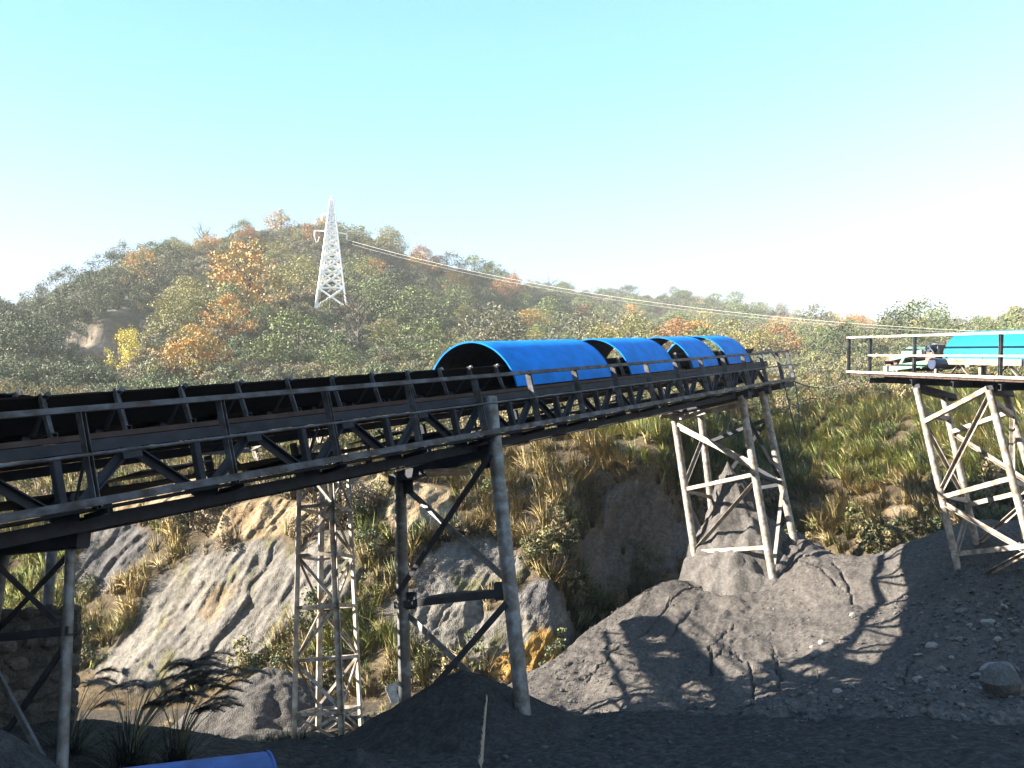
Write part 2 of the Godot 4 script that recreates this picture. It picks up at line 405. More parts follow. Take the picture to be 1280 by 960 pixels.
const HEAP_NET = [-0.77,-0.75,-18.08,-0.8,-0.18,-18.78,-0.84,-0.12,-19.98,-0.89,-0.07,-21.48,-0.95,-0.07,-22.98,-1,-0.13,-24.48,-1.09,-1.03,-26.68,-1.19,-4.63,-29.48,-0.44,-0.75,-17.96,-0.45,-0.19,-18.66,-0.47,-0.07,-20.06,-0.49,0.04,-21.66,-0.52,0.1,-23.26,-0.55,0.11,-24.66,-0.59,-0.79,-26.86,-0.64,-4.39,-29.66,0.2,-0.75,-17.7,0.22,-0.22,-18.4,0.27,0.03,-20.2,0.32,0.27,-22,0.37,0.45,-23.8,0.4,0.61,-25,0.44,-0.29,-27.2,0.49,-3.89,-30,0.82,-0.75,-17.35,0.86,-0.22,-18.05,1.02,0.08,-20.37,1.18,0.58,-22.47,1.33,1,-24.56,1.43,1.26,-25.96,1.55,0.36,-28.16,1.71,-3.24,-30.95,1.42,-0.75,-16.97,1.48,-0.22,-17.67,1.77,0.18,-20.32,2.07,0.78,-22.96,2.36,1.4,-25.39,2.56,1.89,-27.08,2.76,0.99,-29.27,3.02,-2.61,-32.06,1.98,-0.75,-16.58,2.07,-0.22,-17.28,2.51,0.28,-20.24,3,0.98,-23.41,3.45,1.84,-26.17,3.74,2.33,-27.95,4.02,1.43,-30.13,4.38,-2.17,-32.91,2.66,-0.75,-16.18,2.78,-0.22,-16.87,3.38,0.25,-19.92,4.1,1.02,-23.48,4.94,2.26,-27.36,5.26,2.77,-28.82,5.64,1.87,-30.99,6.12,-1.73,-33.75,3.29,-0.75,-15.76,3.44,-0.23,-16.44,4.2,0.24,-19.55,5.2,1.05,-23.5,6.3,2.41,-27.59,6.96,3.33,-30,7.44,2.43,-32.15,8.04,-1.17,-34.89,3.88,-0.75,-15.32,4.06,-0.22,-15.99,4.99,0.22,-19.16,6.29,1.09,-23.47,7.47,2.49,-27.09,8.54,4.17,-30.11,9.11,3.27,-32.24,9.83,-0.33,-34.94,4.45,-0.75,-14.93,4.66,-0.23,-15.6,5.7,0.2,-18.67,7.26,1.14,-23.09,8.59,2.8,-26.44,9.68,4.25,-29.13,10.34,3.35,-31.23,11.17,-0.25,-33.91,4.98,-0.75,-14.53,5.21,-0.24,-15.19,6.37,0.18,-18.16,7.98,1.09,-22.16,9.51,2.65,-25.59,10.46,3.35,-27.87,11.2,2.45,-29.94,12.15,-1.15,-32.58,5.46,-0.75,-14.12,5.72,-0.24,-14.77,6.98,0.17,-17.63,8.62,1.05,-21.22,10.33,2.51,-24.73,11.49,3.3,-27.17,12.31,2.4,-29.21,13.36,-1.2,-31.81,5.9,-0.75,-13.7,6.19,-0.24,-14.34,7.53,0.16,-17.09,9.16,1.02,-20.28,10.93,2.52,-23.48,12.37,3.43,-26.23,13.28,2.53,-28.23,14.42,-1.07,-30.79,6.31,-0.75,-13.28,6.62,-0.23,-13.91,8.03,0.15,-16.55,9.62,0.99,-19.34,11.42,2.53,-22.24,13.34,3.77,-25.52,14.32,2.87,-27.49,15.56,-0.73,-30,6.7,-0.75,-12.92,7.03,-0.23,-13.53,8.55,0.15,-16.12,10.22,0.97,-18.82,12.14,2.57,-21.63,14.31,3.84,-25.03,15.35,2.94,-26.97,16.69,-0.66,-29.43,7.06,-0.75,-12.55,7.42,-0.23,-13.15,9.02,0.14,-15.69,10.78,0.95,-18.3,12.8,2.6,-21.01,15.27,3.81,-24.65,16.39,2.91,-26.55,17.8,-0.69,-28.97,7.57,-0.75,-11.97,7.96,-0.21,-12.55,9.7,0.14,-15,11.56,0.92,-17.46,13.76,2.54,-20.1,16.57,3.75,-23.8,17.78,2.85,-25.64,19.32,-0.75,-27.97,8.19,-0.75,-11.11,8.61,-0.19,-11.66,10.53,0.15,-13.98,12.52,0.89,-16.23,14.97,2.45,-18.76,18.28,3.66,-22.52,19.62,2.76,-24.26,21.32,-0.84,-26.48]
const ROCK_PATCHES = [["slab",-11.12,2.96,-29.96,3.73,2.73],["slab",-9.01,2.90,-28.92,1.62,2.59],["slab",-13.53,1.63,-30.40,1.94,1.34],["darkrock",-16.57,5.38,-33.47,1.81,1.57],["slab",-6.83,3.73,-28.41,1.28,2.56],["pale",-14.97,7.74,-34.16,2.90,1.19],["pale",-9.79,6.13,-31.16,2.22,0.85],["pale",-3.57,5.87,-30.08,1.24,2.15],["slab",-1.89,3.48,-28.16,1.65,1.26],["slab",-2.99,2.12,-27.03,1.59,1.01],["slab",-1.41,1.41,-26.45,1.80,0.88],["orange",-0.20,0.89,-25.65,1.30,0.93],["darkrock",0.81,1.93,-26.69,1.17,1.44],["recess",4.78,5.28,-33.35,1.70,1.97],["recess",2.70,3.74,-32.26,1.73,1.50],["darkrock",6.51,4.11,-33.51,1.33,1.31],["tan",14.61,4.83,-32.67,0.83,0.53],["slip",-58.01,44.34,-109.64,7.47,5.22],["orange",-55.72,47.74,-111.87,1.94,3.28],["pale",-5.92,7.08,-30.92,0.92,1.08]]
const GRASS_PATCHES = [["green",-19.64,4.91,-34.34,3.07,2.60],["green",-4.89,4.96,-29.11,1.09,1.22],["lush",18.36,8.82,-37.02,6.42,4.87],["lush",6.92,8.95,-34.25,3.73,3.04],["lush",12.40,8.52,-37.94,2.33,6.53],["green",-5.14,1.58,-26.58,1.31,1.66],["lush",-14.69,38.87,-106.40,6.26,3.96],["straw",2.06,7.13,-31.76,3.40,3.12],["straw",14.57,5.96,-34.39,2.90,2.72],["straw",-0.31,4.99,-29.44,1.72,1.93],["brown",-10.66,6.22,-31.48,3.23,1.33],["brown",-6.53,5.15,-29.35,2.04,1.39],["brown",-11.91,0.67,-29.18,0.80,0.84],["straw",-14.49,4.39,-32.14,2.05,1.90],["brown",-2.92,8.76,-34.16,2.00,2.05],["straw",-1.40,2.24,-27.20,1.59,1.00],["brown",15.33,7.12,-35.74,2.27,1.71],["green",2.87,1.84,-31.08,1.21,0.69],["straw",6.36,5.09,-33.71,1.33,1.25],["lush",24.12,11.13,-40.60,3.67,6.60],["straw",19.57,20.27,-67.47,5.46,8.54]]
const CRACKS = [[4.11,-20.06,4.5,-21.43,4.68,-22.47,5.27,-23.41,5.78,-23.95,6.11,-24.05],[3.9,-19.94,4.62,-21.4,5,-22.12,4.97,-20.53,5.01,-19.8,4.34,-17.28],[5.99,-21.6,5.61,-19.99,5.25,-18.69,4.79,-17.4],[6.17,-19.03,5.7,-17.88,5.09,-16.76],[1.37,-20.83,2.25,-22.61,3.65,-25.2,4.55,-26.85],[3.76,-25.34,5.02,-27.51,6.18,-28.67],[4.9,-22.24,5.57,-22.44,6.06,-22.73,6.63,-23.18],[0.51,-21.86,0.83,-21.84,1.44,-22.79],[8.71,-26.75,9.14,-25.95,9.04,-24.78,9.13,-24.28],[9.64,-26.53,9.37,-24.8,9.02,-23.71,8.9,-22.8],[6.76,-16.1,7.3,-17.26,7.81,-17.97],[3.65,-23.58,4.15,-24.21,4.74,-25.5,5.28,-26.11],[8.59,-27.34,8.86,-27.13,9.15,-26.57],[0.66,-20.78,1.45,-21.14,1.92,-21.61]]
const ROCKS = [[8.79,0.29,-16.80,0.43,0.33],[7.75,-0.07,-14.50,0.63,0.49],[7.11,-0.03,-15.65,0.27,0.21],[7.20,0.04,-16.40,0.19,0.13],[7.98,0.23,-17.13,0.20,0.17],[10.02,0.95,-18.90,0.30,0.22],[9.89,1.17,-19.68,0.31,0.15],[8.54,0.54,-18.51,0.25,0.18],[6.41,0.41,-19.69,0.18,0.18],[6.85,0.56,-20.37,0.17,0.15],[9.14,1.25,-21.38,0.16,0.12],[8.32,1.15,-22.02,0.19,0.14],[7.50,0.69,-20.57,0.27,0.11],[6.67,0.57,-20.57,0.13,0.11],[7.61,0.61,-19.94,0.17,0.09],[5.71,-0.05,-16.52,0.17,0.12],[5.14,-0.10,-16.33,0.12,0.09],[6.21,0.04,-17.15,0.14,0.10],[9.11,1.03,-20.40,0.16,0.16],[8.04,0.38,-18.09,0.21,0.07],[8.30,0.17,-16.48,0.19,0.10],[7.48,-0.03,-15.29,0.18,0.10],[9.01,0.26,-16.51,0.23,0.08],[10.73,1.30,-19.41,0.16,0.16],[9.19,0.72,-18.62,0.16,0.13],[8.59,0.45,-17.86,0.14,0.10],[9.28,0.58,-17.98,0.16,0.11],[9.76,0.69,-18.13,0.16,0.13],[10.23,0.81,-18.27,0.18,0.15],[9.69,0.93,-19.04,0.15,0.11],[9.28,0.86,-19.19,0.15,0.13],[6.90,2.58,-27.77,0.18,0.13],[9.09,3.33,-27.24,0.20,0.13]]
const MARKED_TREES = [["gold",-37.2,43.8,-107.5,11.5,13.0],["gold",-35.5,37.2,-97.3,6.0,7.0],["yellow",-46.5,33.3,-94.3,4.0,6.0],["olive",-43.5,38.7,-99.7,7.0,7.0],["olive",-45.2,44.7,-107.9,6.0,7.0],["dusk",-79.0,75.7,-155.3,5.5,8.0],["rust",1.5,82.0,-196.9,6.5,7.0],["rust",-19.0,80.0,-173.9,7.0,7.0],["gold",3.0,45.6,-127.3,7.0,6.0],["rust",-2.2,73.5,-179.5,6.0,6.0],["rust",-54.5,82.3,-159.0,5.0,5.0],["rust",-42.5,82.8,-162.2,6.0,6.0],["green",-19.2,46.3,-117.6,8.0,8.0],["green",-13.8,44.4,-116.7,8.0,8.0],["olive",-33.2,54.0,-123.7,8.0,8.0],["bare",-19.6,36.3,-100.0,6.0,9.5],["bare",-65.7,84.2,-162.8,5.0,7.0],["bare",1.8,92.9,-216.9,5.0,7.0],["rust",18.0,70.0,-188.3,7.0,6.0],["green",8.7,55.6,-152.5,9.0,8.0],["green",64.4,74.5,-215.7,10.0,9.0],["dark",-59.2,36.7,-95.7,6.0,6.0],["dark",-55.5,32.9,-87.2,6.0,6.5],["dark",-61.2,42.2,-104.2,6.0,6.0],["dark",-53.2,31.6,-85.4,6.0,6.0],["dark",-65.6,53.7,-118.7,6.0,6.0],["dark",-60.5,64.0,-134.9,7.0,8.0],["gold",34.8,80.0,-215.9,7.0,6.0],["rust",21.8,33.8,-104.7,7.0,6.0],["gold",26.2,36.3,-112.1,7.0,6.0],["rust",101.2,103.0,-286.3,5.0,4.5],["dark",100.0,82.4,-244.5,7.0,6.0]]
const PYLON_BASE = Vector3(-27.61, 50.83, -120.79)
const PYLON_SCALE = 0.708

# ---------------------------------------------------------------- setting
func ground_height(x: float, z: float) -> float:
	var y := -0.22
	y += clamp((-x - 3.6) * 0.30, 0.0, 0.9) * smoothstep(-17.5, -13.0, z)
	y += n_mid.get_noise_2d(x, z) * 0.07 + n_big.get_noise_2d(x * 2.0, z * 2.0) * 0.10 * smoothstep(30.0, 12.0, Vector2(x, z + 13.0).length())
	return y

func build_ground():
	var xs := []
	var zs := []
	for v in [-900, -500, -250, -120, -70, -45, -30, -22]:
		xs.append(float(v))
	var x := -15.0
	while x < 16.0:
		xs.append(x)
		x += 0.14
	for v in [20, 28, 45, 70, 120, 250, 500, 900]:
		xs.append(float(v))
	for v in [900, 500, 250, 120, 60, 30, 15, 8, 3, 0, -3, -5]:
		zs.append(float(v))
	var z := -6.5
	while z > -23.0:
		zs.append(z)
		z -= 0.12
	for v in [-26, -32, -45, -80, -150, -300, -600, -900]:
		zs.append(float(v))
	var pos := PackedVector3Array()
	var col := PackedColorArray()
	for zz in zs:
		for xx in xs:
			var fine := Vector2(xx, zz + 14.0).length() < 20.0
			var y := ground_height(xx, zz)
			if fine:
				y += n_fine.get_noise_2d(xx, zz) * 0.035 + max(0.0, n_ridge.get_noise_2d(xx * 2.0, zz * 5.0)) * 0.05
			pos.append(Vector3(xx, y, zz))
			var dry: float = smoothstep(-16.2, -18.0, zz) * smoothstep(1.5, -2.0, xx)
			dry *= 0.6 + 0.5 * n_mid.get_noise_2d(xx + 50.0, zz)
			var c := Color(0.070, 0.068, 0.066).lerp(Color(0.14, 0.115, 0.085), clamp(dry, 0.0, 1.0))
			var s := 0.85 + 0.4 * n_fine.get_noise_2d(xx * 2.0, zz * 2.0)
			col.append(Color(c.r * s, c.g * s, c.b * s))
	structure(grid_mesh(pos, col, xs.size(), zs.size()), "ground", M.ground, "dark coal-dusted yard ground")

func joint(t: float, sd: float, edge: float) -> float:
	# each slab stands at a height of its own, with a narrow gap along the joint
	var i := floorf(t)
	var f := t - i
	var h0: float = fposmod(sin(i * 12.9898 + sd) * 43758.5453, 1.0) - 0.5
	var h1: float = fposmod(sin((i + 1.0) * 12.9898 + sd) * 43758.5453, 1.0) - 0.5
	var tilt := (f - 0.5) * (fposmod(sin(i * 7.13 + sd) * 9631.7, 1.0) - 0.5) * 0.6
	return lerpf(h0 + tilt, h1, smoothstep(1.0 - edge, 1.0, f)) - 0.14 * smoothstep(edge * 0.9, 0.0, absf(f - (1.0 - edge * 0.6)))

func patch_weight(list: Array, p: Vector3, wobble: float) -> Array:
	# strongest patch at p: [index, weight]
	var best := -1
	var bw := 0.0
	for i in list.size():
		var q = list[i]
		var dx: float = p.x - q[1]
		var dz: float = p.z - q[3]
		var dy: float = (p.y - q[2]) / q[5]
		if abs(dy) > 1.5:
			continue
		var hd: float = sqrt(dx * dx + dz * dz) / q[4]
		if hd > 1.6:
			continue
		var d := sqrt(hd * hd * 0.85 + dy * dy) + wobble
		var w := smoothstep(1.08, 0.82, d)
		if w > bw:
			bw = w
			best = i
	return [best, bw]

const ROCK_COLORS = {"slab": Color(0.1715, 0.1604, 0.1454), "darkrock": Color(0.1268, 0.1231, 0.1231), "pale": Color(0.3431, 0.2686, 0.1715), "orange": Color(0.3282, 0.2014, 0.06713), "recess": Color(0.1395, 0.1278, 0.1152), "tan": Color(0.2686, 0.2014, 0.1193), "slip": Color(0.2536, 0.2014, 0.1566)}

func build_hillside():
	var net := net_points(HILL_NET)
	var ncol := net.size() / HILL_ROWS
	# the cut: rows 0 to 5, finely broken
	var nu := 560
	var nv := 210
	var pos := PackedVector3Array()
	var col := PackedColorArray()
	var kinds := PackedByteArray()
	var soil := Color(0.1265, 0.0999, 0.0666)
	for j in nv:
		var v := 5.3 * j / (nv - 1)
		var row := net_rows(net, HILL_ROWS, v)
		for i in nu:
			var u := 1.0 + (ncol - 2.6) * i / (nu - 1)
			var k: int = min(int(u), ncol - 2)
			var p := crom(row[max(k - 1, 0)], row[k], row[min(k + 1, ncol - 1)], row[min(k + 2, ncol - 1)], u - k)
			var out := Vector3(-p.x, 7.0, -p.z).normalized()
			var near := smoothstep(5.3, 4.2, v)
			var wob := 0.28 * n_mid.get_noise_3dv(p)
			var pw := patch_weight(ROCK_PATCHES, p, wob)
			var kind := ""
			var w := 0.0
			if pw[0] >= 0:
				kind = ROCK_PATCHES[pw[0]][0]
				w = pw[1]
			# tilted beds and joints: stretch the noise along the dip
			var dip := Vector3(p.x * 0.9 - p.y * 0.45, p.y * 0.32 + p.x * 0.14, p.z * 0.8)
			var big := n_big.get_noise_3dv(p * 1.3)
			# joint planes: steep slabs stepped against one another, crossed by flatter breaks
			var ja := (p.x * 0.72 - p.y * 0.50 + 0.9 * n_mid.get_noise_3dv(p * 0.55)) * 1.05
			var jb := (p.y * 0.62 + p.x * 0.30 + 0.8 * n_mid.get_noise_3dv(p * 0.6 + Vector3(31, 5, 2))) * 0.95
			var plates := joint(ja, 11.3, 0.07) * 0.34 + joint(jb, 4.7, 0.06) * 0.16 + joint(ja * 2.7 + jb * 0.6, 7.9, 0.05) * 0.09
			var rid := n_ridge.get_noise_3dv(dip * 1.2)
			var fine := n_fine.get_noise_3dv(dip)
			var push := big * 0.75 + n_mid.get_noise_3dv(p) * 0.22 * (1.0 - w)
			push += w * (plates + rid * 0.10 + fine * 0.14)
			var c := soil
			if w > 0.0:
				var rc: Color = ROCK_COLORS[kind]
				var t := n_mid.get_noise_3dv(dip * 2.2 + Vector3(20, 3, 7))
				# weathering stains and bands that follow the bedding
				var moss: float = smoothstep(0.12, 0.4, n_mid.get_noise_3dv(Vector3(p.x * 1.6, p.y * 0.35, p.z * 1.6) + Vector3(9, 90, 4)))
				if kind == "slab":
					rc = rc.lerp(Color(0.2331, 0.2165, 0.1898), clamp(t * 1.8 + 0.2, 0.0, 1.0))
					rc = rc.lerp(Color(0.1332, 0.1265, 0.05661), moss * 0.75)
					rc = rc.lerp(Color(0.2264, 0.1732, 0.1066), smoothstep(0.28, 0.5, n_big.get_noise_3dv(p * 2.4 + Vector3(70, 0, 0))) * 0.7)
				elif kind == "pale" or kind == "orange":
					rc = rc.lerp(Color(0.1998, 0.1332, 0.07992), clamp(t * 1.8 + 0.15, 0.0, 0.8))
				else:
					rc = rc.lerp(Color(0.1798, 0.1665, 0.1465), clamp(t * 1.5, 0.0, 0.8))
				rc = rc.lerp(Color(0.07326, 0.0666, 0.05994), smoothstep(0.84, 0.97, rid) * 0.75)
				c = soil.lerp(rc, w)
			var s := 1.0 + 0.35 * fine
			pos.append(p + out * push * near)
			col.append(Color(c.r * s, c.g * s, c.b * s))
			kinds.append(int(w * 255.0))
	hill_pos = pos
	hill_kind = kinds
	hill_nu = nu
	hill_nv = nv
	structure(grid_mesh(pos, col, nu, nv), "cliff", M.rock, "broken rock cut and grassy bank below the wooded hill")
	# the wooded hill above
	nu = 260
	nv = 110
	pos = PackedVector3Array()
	col = PackedColorArray()
	for j in nv:
		var v := 5.0 + (HILL_ROWS - 1 - 5.0) * j / (nv - 1)
		var row := net_rows(net, HILL_ROWS, v)
		for i in nu:
			var u := (ncol - 1.0) * i / (nu - 1)
			var k: int = min(int(u), ncol - 2)
			var p := crom(row[max(k - 1, 0)], row[k], row[min(k + 1, ncol - 1)], row[min(k + 2, ncol - 1)], u - k)
			var pw := patch_weight(ROCK_PATCHES, p, 0.3 * n_mid.get_noise_3dv(p * 0.3))
			var c := Color(0.07992, 0.07659, 0.04329).lerp(Color(0.1199, 0.09657, 0.05994), clamp(n_big.get_noise_3dv(p * 0.8) + 0.5, 0.0, 1.0))
			var lift := n_big.get_noise_3dv(p * 0.4) * 2.4 * smoothstep(5.0, 6.0, v)
			if pw[1] > 0.0:
				var rc: Color = ROCK_COLORS[ROCK_PATCHES[pw[0]][0]]
				rc = rc.lerp(Color(0.2997, 0.2198, 0.1332), clamp(n_mid.get_noise_3dv(p * 0.7) * 1.6, 0.0, 1.0))
				c = c.lerp(rc, pw[1])
				lift += pw[1] * (n_cell.get_noise_3dv(p * 0.35) * 2.2 + n_mid.get_noise_3dv(p * 0.5) - 2.0)
			if v < 5.35:
				lift -= (5.35 - v) * 6.0
			pos.append(p + Vector3(0, lift, 0))
			col.append(c)
	wood_pos = pos
	wood_nu = nu
	wood_nv = nv
	structure(grid_mesh(pos, col, nu, nv), "hill", M.hill, "wooded hill slope behind the cut")

var hill_nu := 0
var hill_nv := 0
var wood_pos := PackedVector3Array()
var wood_nu := 0
var wood_nv := 0

func build_plant_building():
	# stands out of the picture to the left: its shadow lies over the near yard and the low end of the conveyor
	var b := thing("plant_building", "grey concrete coal washing plant block standing left of the yard", "building", Vector3(-23.0, 0, -2.0))
	slab(b, "wall", Vector3(-7.0, -1.0, -12.6), Vector3(5.8, 12.6, -10.5), M.concrete)
	slab(b, "wall", Vector3(-7.0, -1.0, -10.497), Vector3(5.8, 20.0, 22.0), M.concrete)
	slab(b, "roof", Vector3(-7.15, 12.603, -12.7), Vector3(5.9, 12.9, -10.5), M.concrete)
	slab(b, "roof", Vector3(-7.15, 20.003, -10.6), Vector3(5.9, 20.4, 22.2), M.concrete)
	for fl in 4:
		for k in 7:
			var w := slab(b, "window", Vector3(5.803, 2.2 + fl * 4.2, -5.5 + k * 3.8), Vector3(5.85, 4.0 + fl * 4.2, -3.6 + k * 3.8), M.white_steel)
			put(box_mesh(Vector3(5.853, 2.3 + fl * 4.2, -5.4 + k * 3.8), Vector3(5.87, 3.9 + fl * 4.2, -3.7 + k * 3.8)), "pane", M.glass, w)

# ---------------------------------------------------------------- heaps
func crack_depth(x: float, z: float, cracks: Array) -> float:
	var d := 0.0
	for c in cracks:
		var box: Rect2 = c[1]
		if not box.has_point(Vector2(x, z)):
			continue
		var pts: PackedVector2Array = c[0]
		for i in pts.size() - 1:
			var q := Geometry2D.get_closest_point_to_segment(Vector2(x, z), pts[i], pts[i + 1])
			var r := q.distance_to(Vector2(x, z))
			var along: float = q.distance_to(pts[0]) / max(0.01, pts[0].distance_to(pts[pts.size() - 1]))
			var width: float = 0.04 * (0.45 + 0.8 * sin(clamp(along, 0.05, 0.95) * PI)) * (0.7 + 0.7 * abs(n_fine.get_noise_2d(q.x * 2.0, q.y * 2.0)))
			d = max(d, smoothstep(width, width * 0.35, r))
	return d

func build_heaps():
	var cracks := []
	for c in CRACKS:
		var pts := PackedVector2Array()
		# wander a little between the surveyed points
		for i in range(0, c.size() - 2, 2):
			var a := Vector2(c[i], c[i + 1])
			var b := Vector2(c[i + 2], c[i + 3])
			for k in 4:
				var p := a.lerp(b, k / 4.0)
				pts.append(p + Vector2(n_fine.get_noise_2d(p.x * 1.5, p.y), n_fine.get_noise_2d(p.x, p.y * 1.5 + 40.0)) * 0.16)
		pts.append(Vector2(c[c.size() - 2], c[c.size() - 1]))
		var r := Rect2(pts[0], Vector2.ZERO)
		for p in pts:
			r = r.expand(p)
		cracks.append([pts, r.grow(0.2)])
	var net := net_points(HEAP_NET)
	var ncol := net.size() / HEAP_ROWS
	var nu := 520
	var nv := 250
	var pos := PackedVector3Array()
	var col := PackedColorArray()
	for j in nv:
		var v := (HEAP_ROWS - 1.0) * j / (nv - 1)
		var row := net_rows(net, HEAP_ROWS, v)
		for i in nu:
			var u := (ncol - 1.0) * i / (nu - 1)
			var k: int = min(int(u), ncol - 2)
			var p := crom(row[max(k - 1, 0)], row[k], row[min(k + 1, ncol - 1)], row[min(k + 2, ncol - 1)], u - k)
			# rills run down the slope, slabs of crust lie broken below the tower
			var crust: float = smoothstep(-26.5, -28.5, p.z) * smoothstep(4.5, 7.0, p.x) * smoothstep(14.0, 10.0, p.x)
			var smooth_part: float = 1.0 - smoothstep(0.05, 0.3, n_big.get_noise_2d(p.x * 1.5 + 7.0, p.z * 1.5))
			var y := n_big.get_noise_2d(p.x * 1.6, p.z * 1.6) * 0.30 + n_mid.get_noise_2d(p.x, p.z) * 0.12
			y += n_fine.get_noise_2d(p.x, p.z) * (0.036 + 0.06 * (1.0 - smooth_part)) + n_fine.get_noise_2d(p.x * 3.1, p.z * 3.1) * 0.016
			y += n_ridge.get_noise_2d(p.x * 1.4 + p.z * 0.4, p.z * 0.22) * 0.055
			y += crust * (n_cell.get_noise_2d(p.x * 2.2, p.z * 2.2) * 0.35 - 0.05)
			y += smoothstep(2.2, 0.6, v) * (0.16 * n_mid.get_noise_2d(p.x * 1.7 + 60.0, p.z * 1.7) + 0.07 * n_fine.get_noise_2d(p.x * 0.8, p.z * 0.8))
			var cd := 0.0
			if v < 5.1:
				cd = crack_depth(p.x, p.z, cracks)
			p.y += y - cd * 0.15
			pos.append(p)
			var t := clampf(n_mid.get_noise_2d(p.x * 0.8, p.z * 0.8) * 1.2 + 0.5, 0.0, 1.0)
			var c := Color(0.1042, 0.09702, 0.09244).lerp(Color(0.1333, 0.1222, 0.1138), t)
			var s := 1.0 + 0.3 * n_fine.get_noise_2d(p.x * 1.7, p.z * 1.7)
			col.append(Color(c.r * s, c.g * s, c.b * s))
	heap_pos = pos
	heap_nu = nu
	var heap := put(grid_mesh(pos, col, nu, nv), "coal_heap", M.coal, self)
	tag(heap, "huge cracked grey coal slurry heap sloping up under the two conveyor towers", "coal heap")
	# spill under the head of the main conveyor: a steep ragged cone inside the trestle
	tag(cone_heap("spill_cone", Vector3(7.75, 1.5, -30.1), 6.1, 3.9, Color(0.135, 0.127, 0.122), 1.5, 5, 0.5), "steep pale grey cone of spilled fines inside the conveyor head trestle", "coal heap")
	tag(cone_heap("coal_heap", Vector3(-5.95, -0.35, -19.7), 1.72, 2.35, Color(0.1254, 0.1188, 0.1135), 1.0, 6, 0.22, 0.11), "sunlit grey coal heap behind the slender lattice tower at the cliff foot", "coal heap")
	tag(cone_heap("coal_heap", Vector3(-1.3, -0.45, -16.45), 1.5, 2.75, Color(0.058, 0.056, 0.055), 1.0, 7, 0.07), "black coal cone piled between the legs of the middle trestle", "coal heap")
	tag(cone_heap("coal_heap", Vector3(-2.15, -0.4, -10.9), 0.8, 1.05, Color(0.058, 0.056, 0.055), 1.2, 8, 0.05), "small low black coal pile in front of the black coal cone", "coal heap")
	tag(cone_heap("coal_heap", Vector3(-3.95, -0.3, -6.4), 1.62, 1.9, Color(0.058, 0.056, 0.055), 1.2, 9, 0.06), "black coal pile beside the low blue cover", "coal heap")
	tag(cone_heap("coal_heap", Vector3(-2.9, -0.3, -7.9), 1.05, 1.6, Color(0.058, 0.056, 0.055), 1.3, 10, 0.06), "low black coal pile behind the low blue cover", "coal heap")

var heap_pos := PackedVector3Array()
var heap_nu := 0

func cone_heap(called: String, base: Vector3, height: float, radius: float, c: Color, power: float, sd: int, rough: float, flat := 0.06) -> MeshInstance3D:
	var nu := 120
	var nv := 60
	var pos := PackedVector3Array()
	var col := PackedColorArray()
	for j in nv:
		var t := float(j) / (nv - 1)
		for i in nu:
			var a := -TAU * i / (nu - 1)
			var d := Vector3(cos(a), 0, sin(a))
			var r := radius * (1.0 - t) * (1.0 + 0.22 * n_mid.get_noise_3d(d.x * 2.0 + sd * 10.0, d.z * 2.0, t))
			var prof: float = pow(t, power)
			prof -= flat * pow(t, 5.0)
			# round the tip
			var y: float = height * (prof - 0.035 * exp(-pow((1.0 - t) / 0.09, 2.0)))
			var p := d * r + Vector3(0, y, 0)
			var q := p + Vector3(sd * 13.0, 0, 0)
			var amp: float = rough * smoothstep(0.0, 0.15, 1.0 - t)
			p.y += (n_mid.get_noise_3dv(q * 1.4) * 1.0 + n_fine.get_noise_3dv(q) * 0.35 + n_cell.get_noise_3dv(q * 1.7) * 0.4) * amp
			p += d * n_ridge.get_noise_2d(a * 5.0, t * 2.0 + sd) * amp * 0.35 * (1.0 - t)
			pos.append(p)
			var s := 1.0 + 0.3 * n_fine.get_noise_3dv(q * 1.6) + 0.25 * n_mid.get_noise_3dv(q * 2.0)
			col.append(Color(c.r * s, c.g * s, c.b * s))
	var o := put(grid_mesh(pos, col, nu, nv), called, M.coal, self)
	o.position = base
	return o

# ---------------------------------------------------------------- conveyors
func conveyor_frame(o: Node3D, at: Vector3, along: Vector3, near: Vector3):
	# local x runs along the belt, y stands square to it, z points to the walkway side
	var u := along.normalized()
	var n := near.normalized()
	var v := n.cross(u).normalized()
	o.transform = Transform3D(Basis(u, v, n), at)

